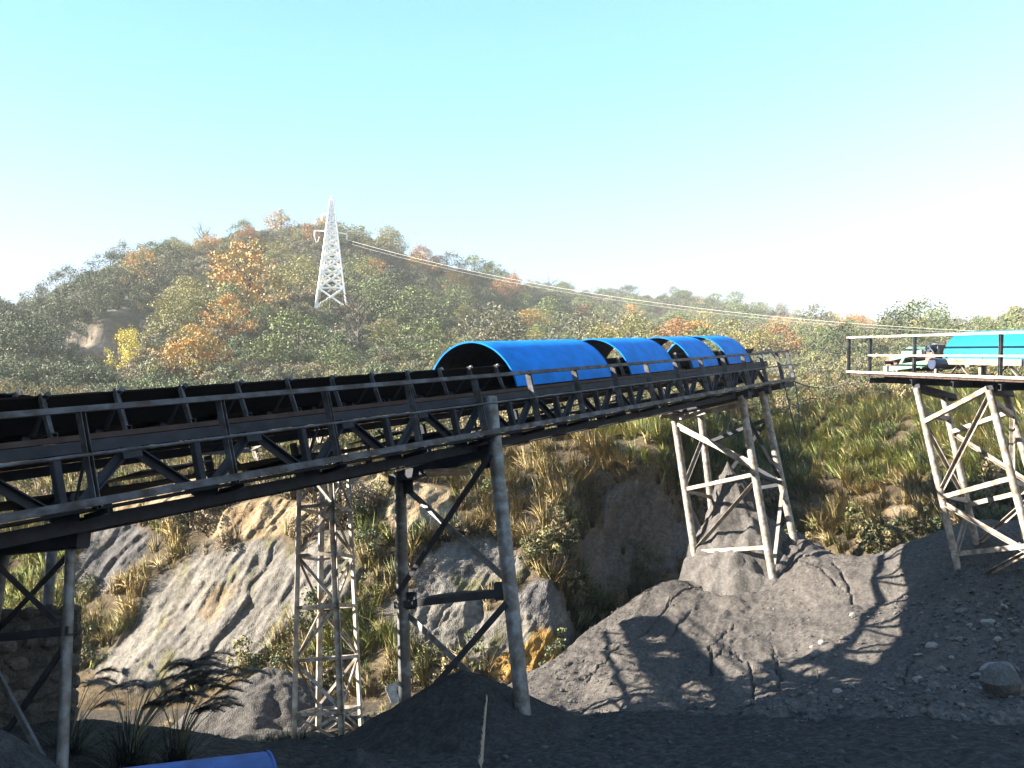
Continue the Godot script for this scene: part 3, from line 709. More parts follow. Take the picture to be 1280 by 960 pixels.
func arc_cover(parent: Node, s0: float, s1: float, zc: float, h0: float, r: float, m: Material) -> MeshInstance3D:
	var seg := 40
	var t := 0.02
	var st := SurfaceTool.new()
	st.begin(Mesh.PRIMITIVE_TRIANGLES)
	var rows := int(max(2.0, (s1 - s0) / 0.25))
	var p := func(a: float, s: float, rr: float) -> Vector3:
		var dent := 1.0 + 0.004 * n_mid.get_noise_2d(a * 6.0, s * 1.4)
		return Vector3(s, h0 + sin(a) * rr * dent, zc + cos(a) * rr * dent)
	for j in rows:
		var x0: float = lerp(s0, s1, float(j) / rows)
		var x1: float = lerp(s0, s1, float(j + 1) / rows)
		for k in seg:
			var a0 := PI * k / seg
			var a1 := PI * (k + 1) / seg
			for e in [[a0, x0], [a1, x1], [a1, x0], [a0, x0], [a0, x1], [a1, x1]]:
				st.add_vertex(p.call(e[0], e[1], r))
	st.index()
	st.generate_normals()
	var shell := st.commit()
	var o := put(shell, "weather_cover", m, parent)
	# edge strips and the dark underside
	st = SurfaceTool.new()
	st.begin(Mesh.PRIMITIVE_TRIANGLES)
	for k in seg:
		var a0 := PI * k / seg
		var a1 := PI * (k + 1) / seg
		for e in [[a0, s0], [a1, s0], [a1, s1], [a0, s0], [a1, s1], [a0, s1]]:
			st.add_vertex(p.call(e[0], e[1], r - t))
	st.index()
	st.generate_normals()
	put(st.commit(), "lining", M.lining, o)
	for s in [s0, s1]:
		st = SurfaceTool.new()
		st.begin(Mesh.PRIMITIVE_TRIANGLES)
		st.set_smooth_group(-1)
		for k in seg:
			var a0 := PI * k / seg
			var a1 := PI * (k + 1) / seg
			for e in [[a0, r + 0.006], [a1, r + 0.006], [a1, r - t - 0.01], [a0, r + 0.006], [a1, r - t - 0.01], [a0, r - t - 0.01]]:
				st.add_vertex(p.call(e[0], s + (0.008 if s == s1 else -0.008), e[1]))
			for e in [[a0, s - 0.008, r + 0.006], [a1, s + 0.008, r + 0.006], [a1, s - 0.008, r + 0.006], [a0, s - 0.008, r + 0.006], [a0, s + 0.008, r + 0.006], [a1, s + 0.008, r + 0.006]]:
				st.add_vertex(p.call(e[0], e[1], e[2]))
		st.generate_normals()
		put(st.commit(), "rim", M.rail_steel if m == M.turquoise else m, o)
	return o

func belt_strip(parent: Node, called: String, profile: Array, s0: float, s1: float, pitch: float, sag: float) -> MeshInstance3D:
	# a belt whose cross section is profile (z, h); it sags a little between its rollers
	var st := SurfaceTool.new()
	st.begin(Mesh.PRIMITIVE_TRIANGLES)
	st.set_smooth_group(-1)
	var steps := int((s1 - s0) / 0.235)
	for j in steps:
		var x0: float = lerp(s0, s1, float(j) / steps)
		var x1: float = lerp(s0, s1, float(j + 1) / steps)
		var d0 := -sag * (0.5 - 0.5 * cos(TAU * x0 / pitch))
		var d1 := -sag * (0.5 - 0.5 * cos(TAU * x1 / pitch))
		for k in profile.size() - 1:
			var a: Vector2 = profile[k]
			var b: Vector2 = profile[k + 1]
			for q in [Vector3(x0, a.y + d0, a.x), Vector3(x1, b.y + d1, b.x), Vector3(x0, b.y + d0, b.x), Vector3(x0, a.y + d0, a.x), Vector3(x1, a.y + d1, a.x), Vector3(x1, b.y + d1, b.x)]:
				st.add_vertex(q)
	st.generate_normals()
	return put(st.commit(), called, M.belt, parent)

func closed_profile(line: Array, t: float) -> Array:
	var r := line.duplicate()
	for i in range(line.size() - 1, -1, -1):
		r.append(line[i] + Vector2(0, -t))
	r.append(line[0])
	return r

func idler(parent: Node, s: float, z0: float, z1: float, h: float, edge: float, tip_mat: Material):
	# trough roller frame: two raking arms, a cross beam and three rollers
	var f := chan(parent, "idler_frame", Vector3(s, h + 0.03, z0 + 0.02), Vector3(s, h + 0.03, z1 - 0.02), 0.07, 0.06, M.dark_steel)
	var c: float = (z0 + z1) / 2
	for k in [1, -1]:
		var zz: float = z0 if k == 1 else z1
		var arm := extrude(ell(0.085, 0.016), Vector3(s, h, zz - k * 0.03), Vector3(s, edge + 0.04, zz - k * 0.13), Vector3(1, 0, 0))
		put(arm, "arm", M.rail_steel, f)
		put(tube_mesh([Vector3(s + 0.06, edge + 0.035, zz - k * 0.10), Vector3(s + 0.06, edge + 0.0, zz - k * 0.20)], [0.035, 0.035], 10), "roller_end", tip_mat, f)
		put(tube_mesh([Vector3(s + 0.06, edge - 0.03, zz - k * 0.24), Vector3(s + 0.06, h + 0.17, zz - k * 0.68)], [0.055, 0.055], 10), "roller", M.dark_steel, f)
	put(tube_mesh([Vector3(s, h + 0.12, c - 0.5), Vector3(s, h + 0.12, c + 0.5)], [0.055, 0.055], 10), "roller", M.dark_steel, f)

func build_main_conveyor():
	var o := thing("belt_conveyor", "long dark inclined belt conveyor with handrail and blue arched covers", "conveyor", Vector3.ZERO)
	conveyor_frame(o, Vector3(-2.92, 4.138, -12.003), Vector3(0.573, 0.252, -0.78), Vector3(0.806, 0, 0.592))
	var s0 := -9.2
	var s1 := 24.36
	var zn := -0.62      # near truss plane
	var zf := -3.12      # far truss plane
	# truss chords and stringers
	for z in [zn, zf]:
		chan(o, "lower_chord", Vector3(s0, -0.21, z), Vector3(22.6, -0.21, z), 0.11, 0.17, M.dark_steel, Vector3(0, 1, 0))
		chan(o, "stringer", Vector3(s0, 0.72, z), Vector3(23.4, 0.72, z), 0.08, 0.14, M.dark_steel, Vector3(0, 1, 0))
		angle(o, "upper_chord", Vector3(s0, 0.835, z + 0.01), Vector3(23.4, 0.835, z + 0.01), 0.07, M.rust_steel)
	var pitch := 1.88
	var k := 0
	var s := -9.1
	while s < 22.6:
		for z in [zn, zf]:
			bar(o, "truss_vertical", Vector3(s, -0.13, z), Vector3(s, 0.60, z), 0.13, 0.09, M.dark_steel, Vector3(1, 0, 0))
			if s + pitch < 23.0 and z == zn:
				angle(o, "truss_diagonal", Vector3(s + 0.05, -0.12, z - 0.02), Vector3(s + pitch * 0.5 - 0.03, 0.62, z - 0.02), 0.11, M.dark_steel, Vector3(0, 0, 1))
				angle(o, "truss_diagonal", Vector3(s + pitch - 0.05, -0.12, z + 0.02), Vector3(s + pitch * 0.5 + 0.03, 0.62, z + 0.02), 0.11, M.dark_steel, Vector3(0, 0, 1))
		put(extrude(rect(0.30, 0.016), Vector3(s, -0.13, zn + 0.062), Vector3(s, 0.04, zn + 0.062), Vector3(0, 0, 1)), "gusset", M.dark_steel, o)
		put(extrude(rect(0.26, 0.016), Vector3(s + pitch * 0.5, 0.50, zn + 0.062), Vector3(s + pitch * 0.5, 0.66, zn + 0.062), Vector3(0, 0, 1)), "gusset", M.dark_steel, o)
		chan(o, "cross_beam", Vector3(s + 0.07, -0.22, zn - 0.06), Vector3(s + 0.07, -0.22, zf + 0.06), 0.08, 0.12, M.dark_steel)
		if k % 2 == 0:
			angle(o, "cross_brace", Vector3(s + 0.1, -0.2, zn - 0.1), Vector3(s + pitch - 0.1, -0.2, zf + 0.1), 0.06, M.dark_steel)
		# return roller hung under the frame
		if k % 2 == 1:
			var r := pipe(o, "return_roller", Vector3(s + 0.4, 0.16, -1.1), Vector3(s + 0.4, 0.16, -2.65), 0.06, M.rail_steel, 10)
			put(extrude(rect(0.05, 0.02), Vector3(s + 0.4, 0.12, -1.08), Vector3(s + 0.4, 0.6, -0.68), Vector3(1, 0, 0)), "hanger", M.rail_steel, r)
			put(extrude(rect(0.05, 0.02), Vector3(s + 0.4, 0.12, -2.67), Vector3(s + 0.4, 0.6, -3.06), Vector3(1, 0, 0)), "hanger", M.rail_steel, r)
		s += pitch
		k += 1
	# roller frames
	s = -9.0
	while s < 22.8:
		idler(o, s - 0.03, zn - 0.04, zf + 0.04, 0.875, 1.40, M.pale_steel if s > 0.8 else M.rail_steel)  # paler tips beyond the shadow edge: sunlight put into the steel colour
		s += 0.94
	# belt: troughed carrying run and flat return run, joined round the head drum
	belt_strip(o, "belt", closed_profile([Vector2(-0.80, 1.43), Vector2(-1.0, 1.27), Vector2(-1.28, 1.07), Vector2(-2.46, 1.07), Vector2(-2.74, 1.27), Vector2(-2.94, 1.43)], 0.022), s0, 22.9, 0.94, 0.006)
	belt_strip(o, "return_belt", closed_profile([Vector2(-1.1, 0.25), Vector2(-2.62, 0.25)], 0.022), s0, 22.9, 3.76, 0.05)
	var drum := pipe(o, "head_drum", Vector3(23.0, 0.66, -1.05), Vector3(23.0, 0.66, -2.68), 0.41, M.belt, 28)
	put(tube_mesh([Vector3(23.0, 0.66, -0.66), Vector3(23.0, 0.66, -3.08)], [0.06, 0.06], 12), "shaft", M.rail_steel, drum)
	slab(o, "bearing_block", Vector3(22.85, 0.56, -0.80), Vector3(23.15, 0.78, -0.68), M.rail_steel)
	# skirt plates and the small sundries along the return run
	for q in [[-7.2, 0.9], [-2.0, 1.1], [3.0, 0.8], [9.0, 1.3], [13.2, 0.7]]:
		slab(o, "drip_plate", Vector3(q[0], 0.36, -1.3), Vector3(q[0] + q[1], 0.385, -2.5), M.rail_steel)
	# handrail
	angle(o, "top_rail", Vector3(s0, 1.09, 0), Vector3(s1, 1.09, 0), 0.07, M.rail_steel)
	pipe(o, "mid_rail", Vector3(s0, 0.55, 0.01), Vector3(s1, 0.55, 0.01), 0.022, M.rail_steel, 8)
	angle(o, "bottom_rail", Vector3(s0, 0.0, 0), Vector3(s1, 0.0, 0), 0.095, M.rail_steel)
	k = -5
	while k < 14:
		var ps := 0.4 + pitch * k
		if k == 13:
			ps = s1 - 0.03
		if ps < s1:
			chan(o, "handrail_post", Vector3(ps, -0.08, -0.035), Vector3(ps, 1.06, -0.035), 0.12, 0.06, M.rail_steel, Vector3(1, 0, 0))
			angle(o, "walkway_bracket", Vector3(ps + 0.08, -0.13, 0.0), Vector3(ps + 0.08, -0.13, zn + 0.05), 0.07, M.dark_steel)
			if ps + pitch < s1 + 0.6:
				slab(o, "deck_plate", Vector3(ps + 0.008, -0.085, -0.06), Vector3(min(ps + pitch, s1) - 0.012, -0.055, zn + 0.07), M.dark_steel)
		k += 1
	# rail round the head end, a bent pipe guard and the end platform
	angle(o, "end_rail", Vector3(s1 - 0.02, 1.09, -0.06), Vector3(s1 - 0.02, 1.09, -3.1), 0.06, M.rail_steel)
	angle(o, "end_rail", Vector3(s1 - 0.02, 0.55, -0.06), Vector3(s1 - 0.02, 0.55, -3.1), 0.05, M.rail_steel)
	chan(o, "handrail_post", Vector3(s1 - 0.02, -0.08, -3.1), Vector3(s1 - 0.02, 1.06, -3.1), 0.08, 0.05, M.rail_steel, Vector3(1, 0, 0))
	slab(o, "end_platform", Vector3(22.66, -0.30, -0.08), Vector3(s1 + 0.04, -0.10, -3.16), M.dark_steel)
	var guard := []
	for i in 9:
		var a := PI * 0.5 * i / 8.0
		guard.append(Vector3(22.6 + 1.25 * sin(a), 0.62 + 0.62 * cos(a) + 0.06, -0.35))
	guard.append(Vector3(23.87, -0.06, -0.35))
	put(tube_mesh(guard, [0.04, 0.04, 0.04, 0.04, 0.04, 0.04, 0.04, 0.04, 0.04, 0.04], 8), "pipe_guard", M.pale_steel, o)
	bar(o, "drive_guard", Vector3(22.3, -0.05, -0.40), Vector3(22.3, 1.0, -0.40), 0.06, 0.06, M.rail_steel)
	# blue covers
	for c in [[6.36, 10.68], [11.85, 14.75], [16.14, 18.3], [19.34, 21.5]]:
		arc_cover(o, c[0], c[1], -0.585 - 1.29, 0.90, 1.29, M.blue)

func leg_at(a: Vector3, b: Vector3, y: float) -> Vector3:
	return a.lerp(b, (y - a.y) / (b.y - a.y))

func build_trestles():
	var near := Vector3(0.806, 0, 0.592)
	# middle H-frame
	var base := Vector3(-1.35, -0.25, -16.6)
	var o := thing("pipe_trestle", "pipe trestle straddling the black coal cone under the long belt conveyor", "trestle", base)
	var na := Vector3(-0.145, -0.55, -15.555) - base
	var nb := Vector3(-0.455, 6.02, -15.79) - base
	var fa := Vector3(-2.55, -0.55, -17.59) - base
	var fb := Vector3(-2.543, 4.95, -17.583) - base
	pipe(o, "leg", na, nb, 0.14, M.leg_steel, 20)
	pipe(o, "leg", fa, fb, 0.125, M.leg_steel, 20)
	var yb := base.y
	bar(o, "cap_beam", leg_at(fa, fb, 4.86 - yb) - near * 0.25, leg_at(na, nb, 4.98 - yb) + near * 0.1, 0.20, 0.24, M.dark_steel)
	slab(o, "bearing_plate", Vector3(-0.55, 5.02, -0.65), Vector3(0.35, 5.04, 0.15), M.pale_steel)
	chan(o, "cross_beam", leg_at(fa, fb, 2.21 - yb) - near * 0.2, leg_at(na, nb, 2.24 - yb) + near * 0.12, 0.12, 0.14, M.dark_steel)
	var fwd := Vector3(0.592, 0, -0.806) * 0.11
	angle(o, "brace", leg_at(fa, fb, 4.72 - yb) + fwd, leg_at(na, nb, 2.38 - yb) + fwd, 0.12, M.leg_steel, near)
	angle(o, "brace", leg_at(na, nb, 4.85 - yb) - fwd, leg_at(fa, fb, 2.42 - yb) - fwd, 0.12, M.dark_steel, near)
	angle(o, "brace", leg_at(fa, fb, 2.05 - yb) + fwd, leg_at(na, nb, -0.1 - yb) + fwd, 0.12, M.leg_steel, near)
	angle(o, "brace", leg_at(na, nb, 2.05 - yb) - fwd, leg_at(fa, fb, -0.1 - yb) - fwd, 0.12, M.dark_steel, near)
	for q in [[fa, fb, 4.66, 1.0], [fa, fb, 2.28, 1.0], [na, nb, 4.80, -1.0], [na, nb, 2.28, -1.0]]:
		var g: Vector3 = leg_at(q[0], q[1], q[2] - yb) + near * 0.22 * q[3]
		put(extrude(rect(0.30, 0.34), g - fwd * 0.12, g + fwd * 0.12, Vector3.UP), "gusset", M.dark_steel, o)
	# spilled fines resting on the cross beam
	var st := SurfaceTool.new()
	st.begin(Mesh.PRIMITIVE_TRIANGLES)
	var pts := []
	var rr := []
	for i in 22:
		var t := i / 21.0
		pts.append(leg_at(fa, fb, 2.27 - yb).lerp(leg_at(na, nb, 2.30 - yb), 0.08 + 0.84 * t))
		rr.append(0.015 + 0.065 * sin(t * PI) * (0.7 + 0.8 * abs(n_fine.get_noise_1d(t * 9.0))))
	tube_into(st, pts, rr, 8)
	put(st.commit(), "spilled_fines", M.mortar, o)

	# left H-frame under the low end
	base = Vector3(-6.2, 0.2, -10.7)
	o = thing("pipe_trestle", "blue grey pipe trestle in front of the dark rubble wall", "trestle", base)
	na = Vector3(-5.30, -0.2, -10.02) - base
	nb = Vector3(-5.585, 3.25, -10.22) - base
	fa = Vector3(-7.30, -0.2, -11.48) - base
	fb = Vector3(-7.045, 3.1, -11.28) - base
	pipe(o, "leg", na, nb, 0.062, M.leg_steel, 18)
	pipe(o, "leg", fa, fb, 0.068, M.leg_steel, 18)
	yb = base.y
	bar(o, "cap_beam", fb - near * 0.3, nb + near * 0.35 - Vector3(0, 0.3, 0), 0.16, 0.2, M.dark_steel)
	angle(o, "cross_beam", leg_at(fa, fb, 1.9 - yb) - near * 0.1, leg_at(na, nb, 1.9 - yb) + near * 0.1, 0.10, M.dark_steel)
	fwd = Vector3(0.592, 0, -0.806) * 0.09
	angle(o, "brace", leg_at(fa, fb, 2.9 - yb) - fwd, leg_at(na, nb, 2.0 - yb) - fwd, 0.08, M.dark_steel, near)
	angle(o, "brace", leg_at(na, nb, 2.9 - yb) + fwd, leg_at(fa, fb, 2.0 - yb) + fwd, 0.08, M.dark_steel, near)
	angle(o, "brace", leg_at(fa, fb, 1.85 - yb) - fwd, leg_at(na, nb, 0.35 - yb) - fwd, 0.09, M.leg_steel, near)
	angle(o, "brace", leg_at(na, nb, 1.85 - yb) + fwd, leg_at(fa, fb, 0.2 - yb) + fwd, 0.09, M.dark_steel, near)

	# head trestle: four pipe legs standing in the heap
	base = Vector3(7.6, 2.8, -29.2)
	o = thing("pipe_trestle", "four legged pale pipe trestle under the conveyor head, feet in the heap", "trestle", base)
	var legs := [[Vector3(7.945, 2.1, -27.18), Vector3(7.81, 8.72, -27.285)], [Vector3(9.33, 3.7, -28.81), Vector3(9.071, 9.28, -29.0)], [Vector3(5.99, 2.5, -29.22), Vector3(5.84, 8.84, -29.333)], [Vector3(7.2, 3.2, -31.32), Vector3(7.272, 9.45, -31.28)]]
	for l in legs:
		l[0] -= base
		l[1] -= base
		pipe(o, "leg", l[0], l[1], 0.13, M.pale_steel, 18)
	yb = base.y
	# order: near front 0, near back 1, far front 2, far back 3
	var lv := [[2, 0, 8.55, 8.45, 0.16], [2, 0, 5.95, 6.0, 0.13], [2, 0, 3.75, 3.6, 0.13], [3, 1, 7.95, 8.25, 0.12], [3, 1, 5.95, 5.85, 0.12], [0, 1, 6.0, 5.9, 0.11], [2, 3, 5.9, 5.9, 0.11], [2, 3, 8.55, 9.1, 0.14]]
	for e in lv:
		chan(o, "cross_beam", leg_at(legs[e[0]][0], legs[e[0]][1], e[2] - yb), leg_at(legs[e[1]][0], legs[e[1]][1], e[3] - yb), e[4], e[4], M.pale_steel if e[0] == 2 else M.dark_steel)
	bar(o, "cap_beam", legs[2][1] - near * 0.5, legs[0][1] + near * 0.3, 0.22, 0.24, M.dark_steel)
	bar(o, "cap_beam", legs[3][1] - near * 0.4, legs[1][1] + near * 0.3, 0.22, 0.24, M.dark_steel)
	slab(o, "bearing_plate", legs[2][1] + Vector3(-0.5, -0.16, -0.3), legs[2][1] + Vector3(0.45, -0.13, 0.3), M.pale_steel)
	var br := [[2, 8.4, 0, 6.2, 1], [2, 3.8, 0, 5.8, 1], [2, 3.4, 0, 1.9, 1], [2, 6.1, 3, 8.2, 1], [3, 8.2, 1, 5.9, 0], [1, 8.2, 3, 5.9, 0], [0, 8.3, 1, 6.0, 0], [1, 5.7, 0, 2.6, 1], [2, 5.7, 3, 3.4, 0]]
	for e in br:
		angle(o, "brace", leg_at(legs[e[0]][0], legs[e[0]][1], e[1] - yb), leg_at(legs[e[2]][0], legs[e[2]][1], e[3] - yb), 0.12, M.pale_steel if e[4] == 1 else M.dark_steel, near)
	# a flat plate brace, as wide as a hand is long
	bar(o, "brace", leg_at(legs[2][0], legs[2][1], 8.25 - yb) + near * 0.1, leg_at(legs[0][0], legs[0][1], 6.3 - yb) + near * 0.05, 0.03, 0.2, M.pale_steel)

func build_lattice_tower():
	var base := Vector3(-4.1, -0.2, -17.7)
	var o := thing("lattice_tower", "slender sunlit four legged lattice tower of white angle steel", "lattice tower", base)
	var lo := [Vector3(-4.67, -0.45, -17.13), Vector3(-3.68, -0.45, -17.0), Vector3(-3.52, -0.35, -18.16), Vector3(-4.48, -0.35, -18.36)]
	var hi := [Vector3(-4.63, 5.62, -17.19), Vector3(-3.95, 5.55, -17.05), Vector3(-3.78, 5.72, -18.11), Vector3(-4.39, 5.75, -18.28)]
	for i in 4:
		lo[i] -= base
		hi[i] -= base
	var c := (lo[0] + lo[2]) / 2 as Vector3
	for i in 4:
		var out: Vector3 = (lo[i] - c) * Vector3(1, 0, 1)
		angle(o, "leg", lo[i], hi[i], 0.105, M.white_steel, out)
	var ys := [0.25, 1.25, 2.27, 3.3, 4.3, 5.3]
	for k in ys.size():
		for i in 4:
			var j := (i + 1) % 4
			var a := leg_at(lo[i], hi[i], ys[k] - base.y)
			var b := leg_at(lo[j], hi[j], ys[k] - base.y)
			angle(o, "strut", a, b, 0.065, M.white_steel)
			var y0: float = ys[k - 1] if k > 0 else -0.3
			var a0 := leg_at(lo[i], hi[i], y0 - base.y + 0.04)
			var b0 := leg_at(lo[j], hi[j], y0 - base.y + 0.04)
			var inward := (c - (a + b) / 2) * Vector3(1, 0, 1) * 0.05
			if (k + i) % 2 == 0:
				angle(o, "brace", a0 + inward, b + inward, 0.055, M.white_steel)
			else:
				angle(o, "brace", b0 + inward, a + inward, 0.055, M.white_steel)
			if k == 0 or k == ys.size() - 1:
				angle(o, "brace", a - inward, b0 - inward, 0.05, M.white_steel)

func plain_conveyor(o: Node3D, s0: float, s1: float, width: float, steel: Material, rail: bool):
	var zn := -0.55
	var zf := -0.55 - width
	for z in [zn, zf]:
		chan(o, "stringer", Vector3(s0, 0.40, z), Vector3(s1, 0.40, z), 0.07, 0.15, steel)
		chan(o, "lower_chord", Vector3(s0, -0.15, z), Vector3(s1, -0.15, z), 0.07, 0.12, steel)
	var s := s0 + 0.2
	while s < s1:
		for z in [zn, zf]:
			bar(o, "truss_vertical", Vector3(s, -0.09, z), Vector3(s, 0.33, z), 0.06, 0.06, steel, Vector3(1, 0, 0))
			if s + 1.4 < s1:
				angle(o, "truss_diagonal", Vector3(s, -0.09, z - 0.01), Vector3(s + 0.7, 0.33, z - 0.01), 0.06, steel, Vector3(0, 0, 1))
				angle(o, "truss_diagonal", Vector3(s + 1.4, -0.09, z + 0.01), Vector3(s + 0.7, 0.33, z + 0.01), 0.06, steel, Vector3(0, 0, 1))
		idler(o, s, zn - 0.03, zf + 0.03, 0.50, 0.80, M.pale_steel)
		s += 1.4
	belt_strip(o, "belt", closed_profile([Vector2(zn - 0.16, 0.83), Vector2(zn - 0.5, 0.66), Vector2(zf + 0.5, 0.66), Vector2(zf + 0.16, 0.83)], 0.02), s0, s1, 1.4, 0.02)
	belt_strip(o, "return_belt", closed_profile([Vector2(zn - 0.3, 0.10), Vector2(zf + 0.3, 0.10)], 0.02), s0, s1, 2.8, 0.03)
	if rail:
		angle(o, "top_rail", Vector3(s0, 1.05, 0), Vector3(s1, 1.05, 0), 0.05, steel)
		angle(o, "mid_rail", Vector3(s0, 0.5, 0), Vector3(s1, 0.5, 0), 0.04, steel)
		s = s0 + 0.05
		while s < s1:
			angle(o, "handrail_post", Vector3(s, -0.1, 0), Vector3(s, 1.03, 0), 0.06, steel, Vector3(1, 0, 0))
			s += 1.4
		slab(o, "walkway", Vector3(s0, -0.12, 0.03), Vector3(s1, -0.08, zn + 0.05), steel)

func build_transfer_conveyor():
	# carried by the lattice tower, running away behind the main conveyor; it is glimpsed through the truss
	var o := thing("transfer_conveyor", "sunlit short conveyor on the lattice tower behind the dark truss", "conveyor", Vector3.ZERO)
	conveyor_frame(o, Vector3(-3.3, 5.6, -16.7), Vector3(-0.385, 0.18, -0.905), Vector3(0.92, 0, -0.391))
	plain_conveyor(o, -0.4, 2.6, 1.3, M.pale_steel, false)
	for z in [-0.55, -1.85]:
		angle(o, "knee_brace", Vector3(1.2, -0.55, z), Vector3(2.4, -0.20, z), 0.06, M.pale_steel)

func build_side_conveyor():
	# passes behind the low end of the main conveyor on the left
	var o := thing("side_conveyor", "dark belt conveyor passing behind the low end of the long conveyor", "conveyor", Vector3.ZERO)
	o.transform = Transform3D(Basis(Vector3(0.0, 0.21, -0.978).normalized(), Vector3(0, 0.978, 0.21).normalized(), Vector3(1, 0, 0)), Vector3(-7.3, 4.95, -13.0))
	plain_conveyor(o, -6.0, 11.6, 0.85, M.dark_steel, false)
	angle(o, "top_rail", Vector3(5.0, 0.7, 0.1), Vector3(11.6, 0.7, 0.1), 0.05, M.dark_steel)
	for c in [[5.6, 7.6], [8.3, 9.4], [10.0, 11.5]]:
		arc_cover(o, c[0], c[1], -0.975, 0.5, 0.44, M.blue)
	var t := thing("pipe_trestle", "dark pipe trestle carrying the side conveyor behind the rubble wall", "trestle", Vector3(-9.3, 0.8, -15.2))
	pipe(t, "leg", Vector3(0.75, -1.5, 0), Vector3(0.65, 4.45, 0), 0.09, M.leg_steel)
	pipe(t, "leg", Vector3(-0.9, -1.5, 0), Vector3(-0.75, 4.45, 0), 0.09, M.leg_steel)
	bar(t, "cap_beam", Vector3(-1.0, 4.5, 0), Vector3(1.0, 4.5, 0), 0.16, 0.14, M.dark_steel)

func build_right_conveyor():
	var o := thing("belt_conveyor", "conveyor head with white handrail, green drive frame and turquoise cover", "conveyor", Vector3.ZERO)
	conveyor_frame(o, Vector3(11.24, 7.74, -22.3), Vector3(0.197, -0.326, 0.925), Vector3(-0.978, 0, 0.208))
	var s0 := -3.1
	var s1 := 9.0
	var zn := -0.6
	var zf := -2.15
	for z in [zn, zf]:
		chan(o, "stringer", Vector3(-0.2, 0.36, z), Vector3(s1, 0.36, z), 0.08, 0.16, M.pale_steel)
		chan(o, "lower_chord", Vector3(-2.0, -0.22, z), Vector3(s1, -0.22, z), 0.09, 0.2, M.dark_steel)
	var s := 0.2
	while s < s1 - 1.0:
		for z in [zn, zf]:
			bar(o, "truss_vertical", Vector3(s, -0.12, z), Vector3(s, 0.28, z), 0.09, 0.09, M.pale_steel, Vector3(1, 0, 0))
			angle(o, "truss_diagonal", Vector3(s + 0.35, -0.12, z), Vector3(s + 0.82, 0.28, z), 0.07, M.pale_steel, Vector3(0, 0, 1))
			angle(o, "truss_diagonal", Vector3(s + 1.35, -0.12, z), Vector3(s + 0.88, 0.28, z), 0.07, M.pale_steel, Vector3(0, 0, 1))
		idler(o, s, zn - 0.03, zf + 0.03, 0.44, 0.74, M.pale_steel)
		s += 1.65
	belt_strip(o, "belt", closed_profile([Vector2(-0.78, 0.78), Vector2(-1.05, 0.58), Vector2(-1.7, 0.58), Vector2(-1.97, 0.78)], 0.02), 0.0, s1, 1.65, 0.02)
	belt_strip(o, "return_belt", closed_profile([Vector2(-0.85, 0.02), Vector2(-1.9, 0.02)], 0.02), -1.4, s1, 3.3, 0.04)
	arc_cover(o, 0.42, s1, -0.62 - 0.76, 0.44, 0.76, M.turquoise)
	# handrail with heavy posts, deck and head platform
	angle(o, "top_rail", Vector3(s0, 1.08, 0), Vector3(s1, 1.08, 0), 0.06, M.white_steel)
	angle(o, "mid_rail", Vector3(-2.0, 0.52, 0), Vector3(s1, 0.52, 0), 0.05, M.white_steel)
	chan(o, "bottom_rail", Vector3(s0, 0.0, 0), Vector3(s1, 0.0, 0), 0.05, 0.07, M.white_steel)
	for ps in [s0 + 0.03, -2.0, 0.0, 3.1, 6.2]:
		chan(o, "handrail_post", Vector3(ps, -0.1, -0.05), Vector3(ps, 1.05, -0.05), 0.09, 0.06, M.rail_steel, Vector3(1, 0, 0))
	k_planks(o)
	for x in [-1.9, 0.0, 1.6, 3.2, 5.0]:
		chan(o, "deck_beam", Vector3(x, -0.24, 0.05), Vector3(x, -0.24, -2.3), 0.1, 0.16, M.dark_steel)
	# drive: drum, green side frames, gearbox, motor and its fan cowl
	var drum := pipe(o, "head_drum", Vector3(-1.9, 0.30, -0.72), Vector3(-1.9, 0.30, -1.98), 0.26, M.red_drum, 24)
	put(tube_mesh([Vector3(-1.9, 0.30, -0.5), Vector3(-1.9, 0.30, -2.2)], [0.05, 0.05], 12), "shaft", M.rail_steel, drum)
	pipe(o, "bend_drum", Vector3(-0.2, 0.60, -0.72), Vector3(-0.2, 0.60, -1.98), 0.24, M.red_drum, 24)
	for z in [-0.62, -2.1]:
		bar(o, "drive_frame", Vector3(-2.1, 0.10, z), Vector3(-0.15, 0.30, z), 0.08, 0.18, M.green_paint)
		bar(o, "drive_frame", Vector3(-1.8, 0.42, z), Vector3(-0.4, 0.62, z), 0.07, 0.14, M.green_paint)
		bar(o, "drive_frame", Vector3(-1.5, 0.05, z - 0.003), Vector3(-1.1, 0.55, z - 0.003), 0.07, 0.10, M.green_paint)
	for i in 5:
		bar(o, "drive_strut", Vector3(-1.75 + i * 0.33, 0.18, -0.6), Vector3(-1.55 + i * 0.33, 0.26 + i * 0.02, -2.1), 0.10, 0.06, M.green_paint)
	var hood := extrude(PackedVector2Array([Vector2(-0.5, 0), Vector2(0.5, 0), Vector2(0.42, 0.14), Vector2(0.1, 0.26), Vector2(-0.22, 0.2)]), Vector3(-1.1, 0.52, -0.8), Vector3(-1.1, 0.52, -1.9))
	put(hood, "hood", M.green_paint, o)
	var gear := slab(o, "gearbox", Vector3(0.02, 0.55, -0.55), Vector3(0.3, 0.85, -0.85), M.pale_steel)
	put(tube_mesh([Vector3(0.16, 0.72, -0.35), Vector3(0.16, 0.72, -0.62)], [0.11, 0.12], 16), "flange", M.motor, gear)
	var motor := pipe(o, "motor", Vector3(0.55, 0.30, -0.2), Vector3(0.55, 0.30, -0.58), 0.14, M.motor, 18)
	put(tube_mesh([Vector3(0.55, 0.30, -0.17), Vector3(0.55, 0.30, -0.24)], [0.155, 0.155], 18), "fan_cowl", M.motor, motor)
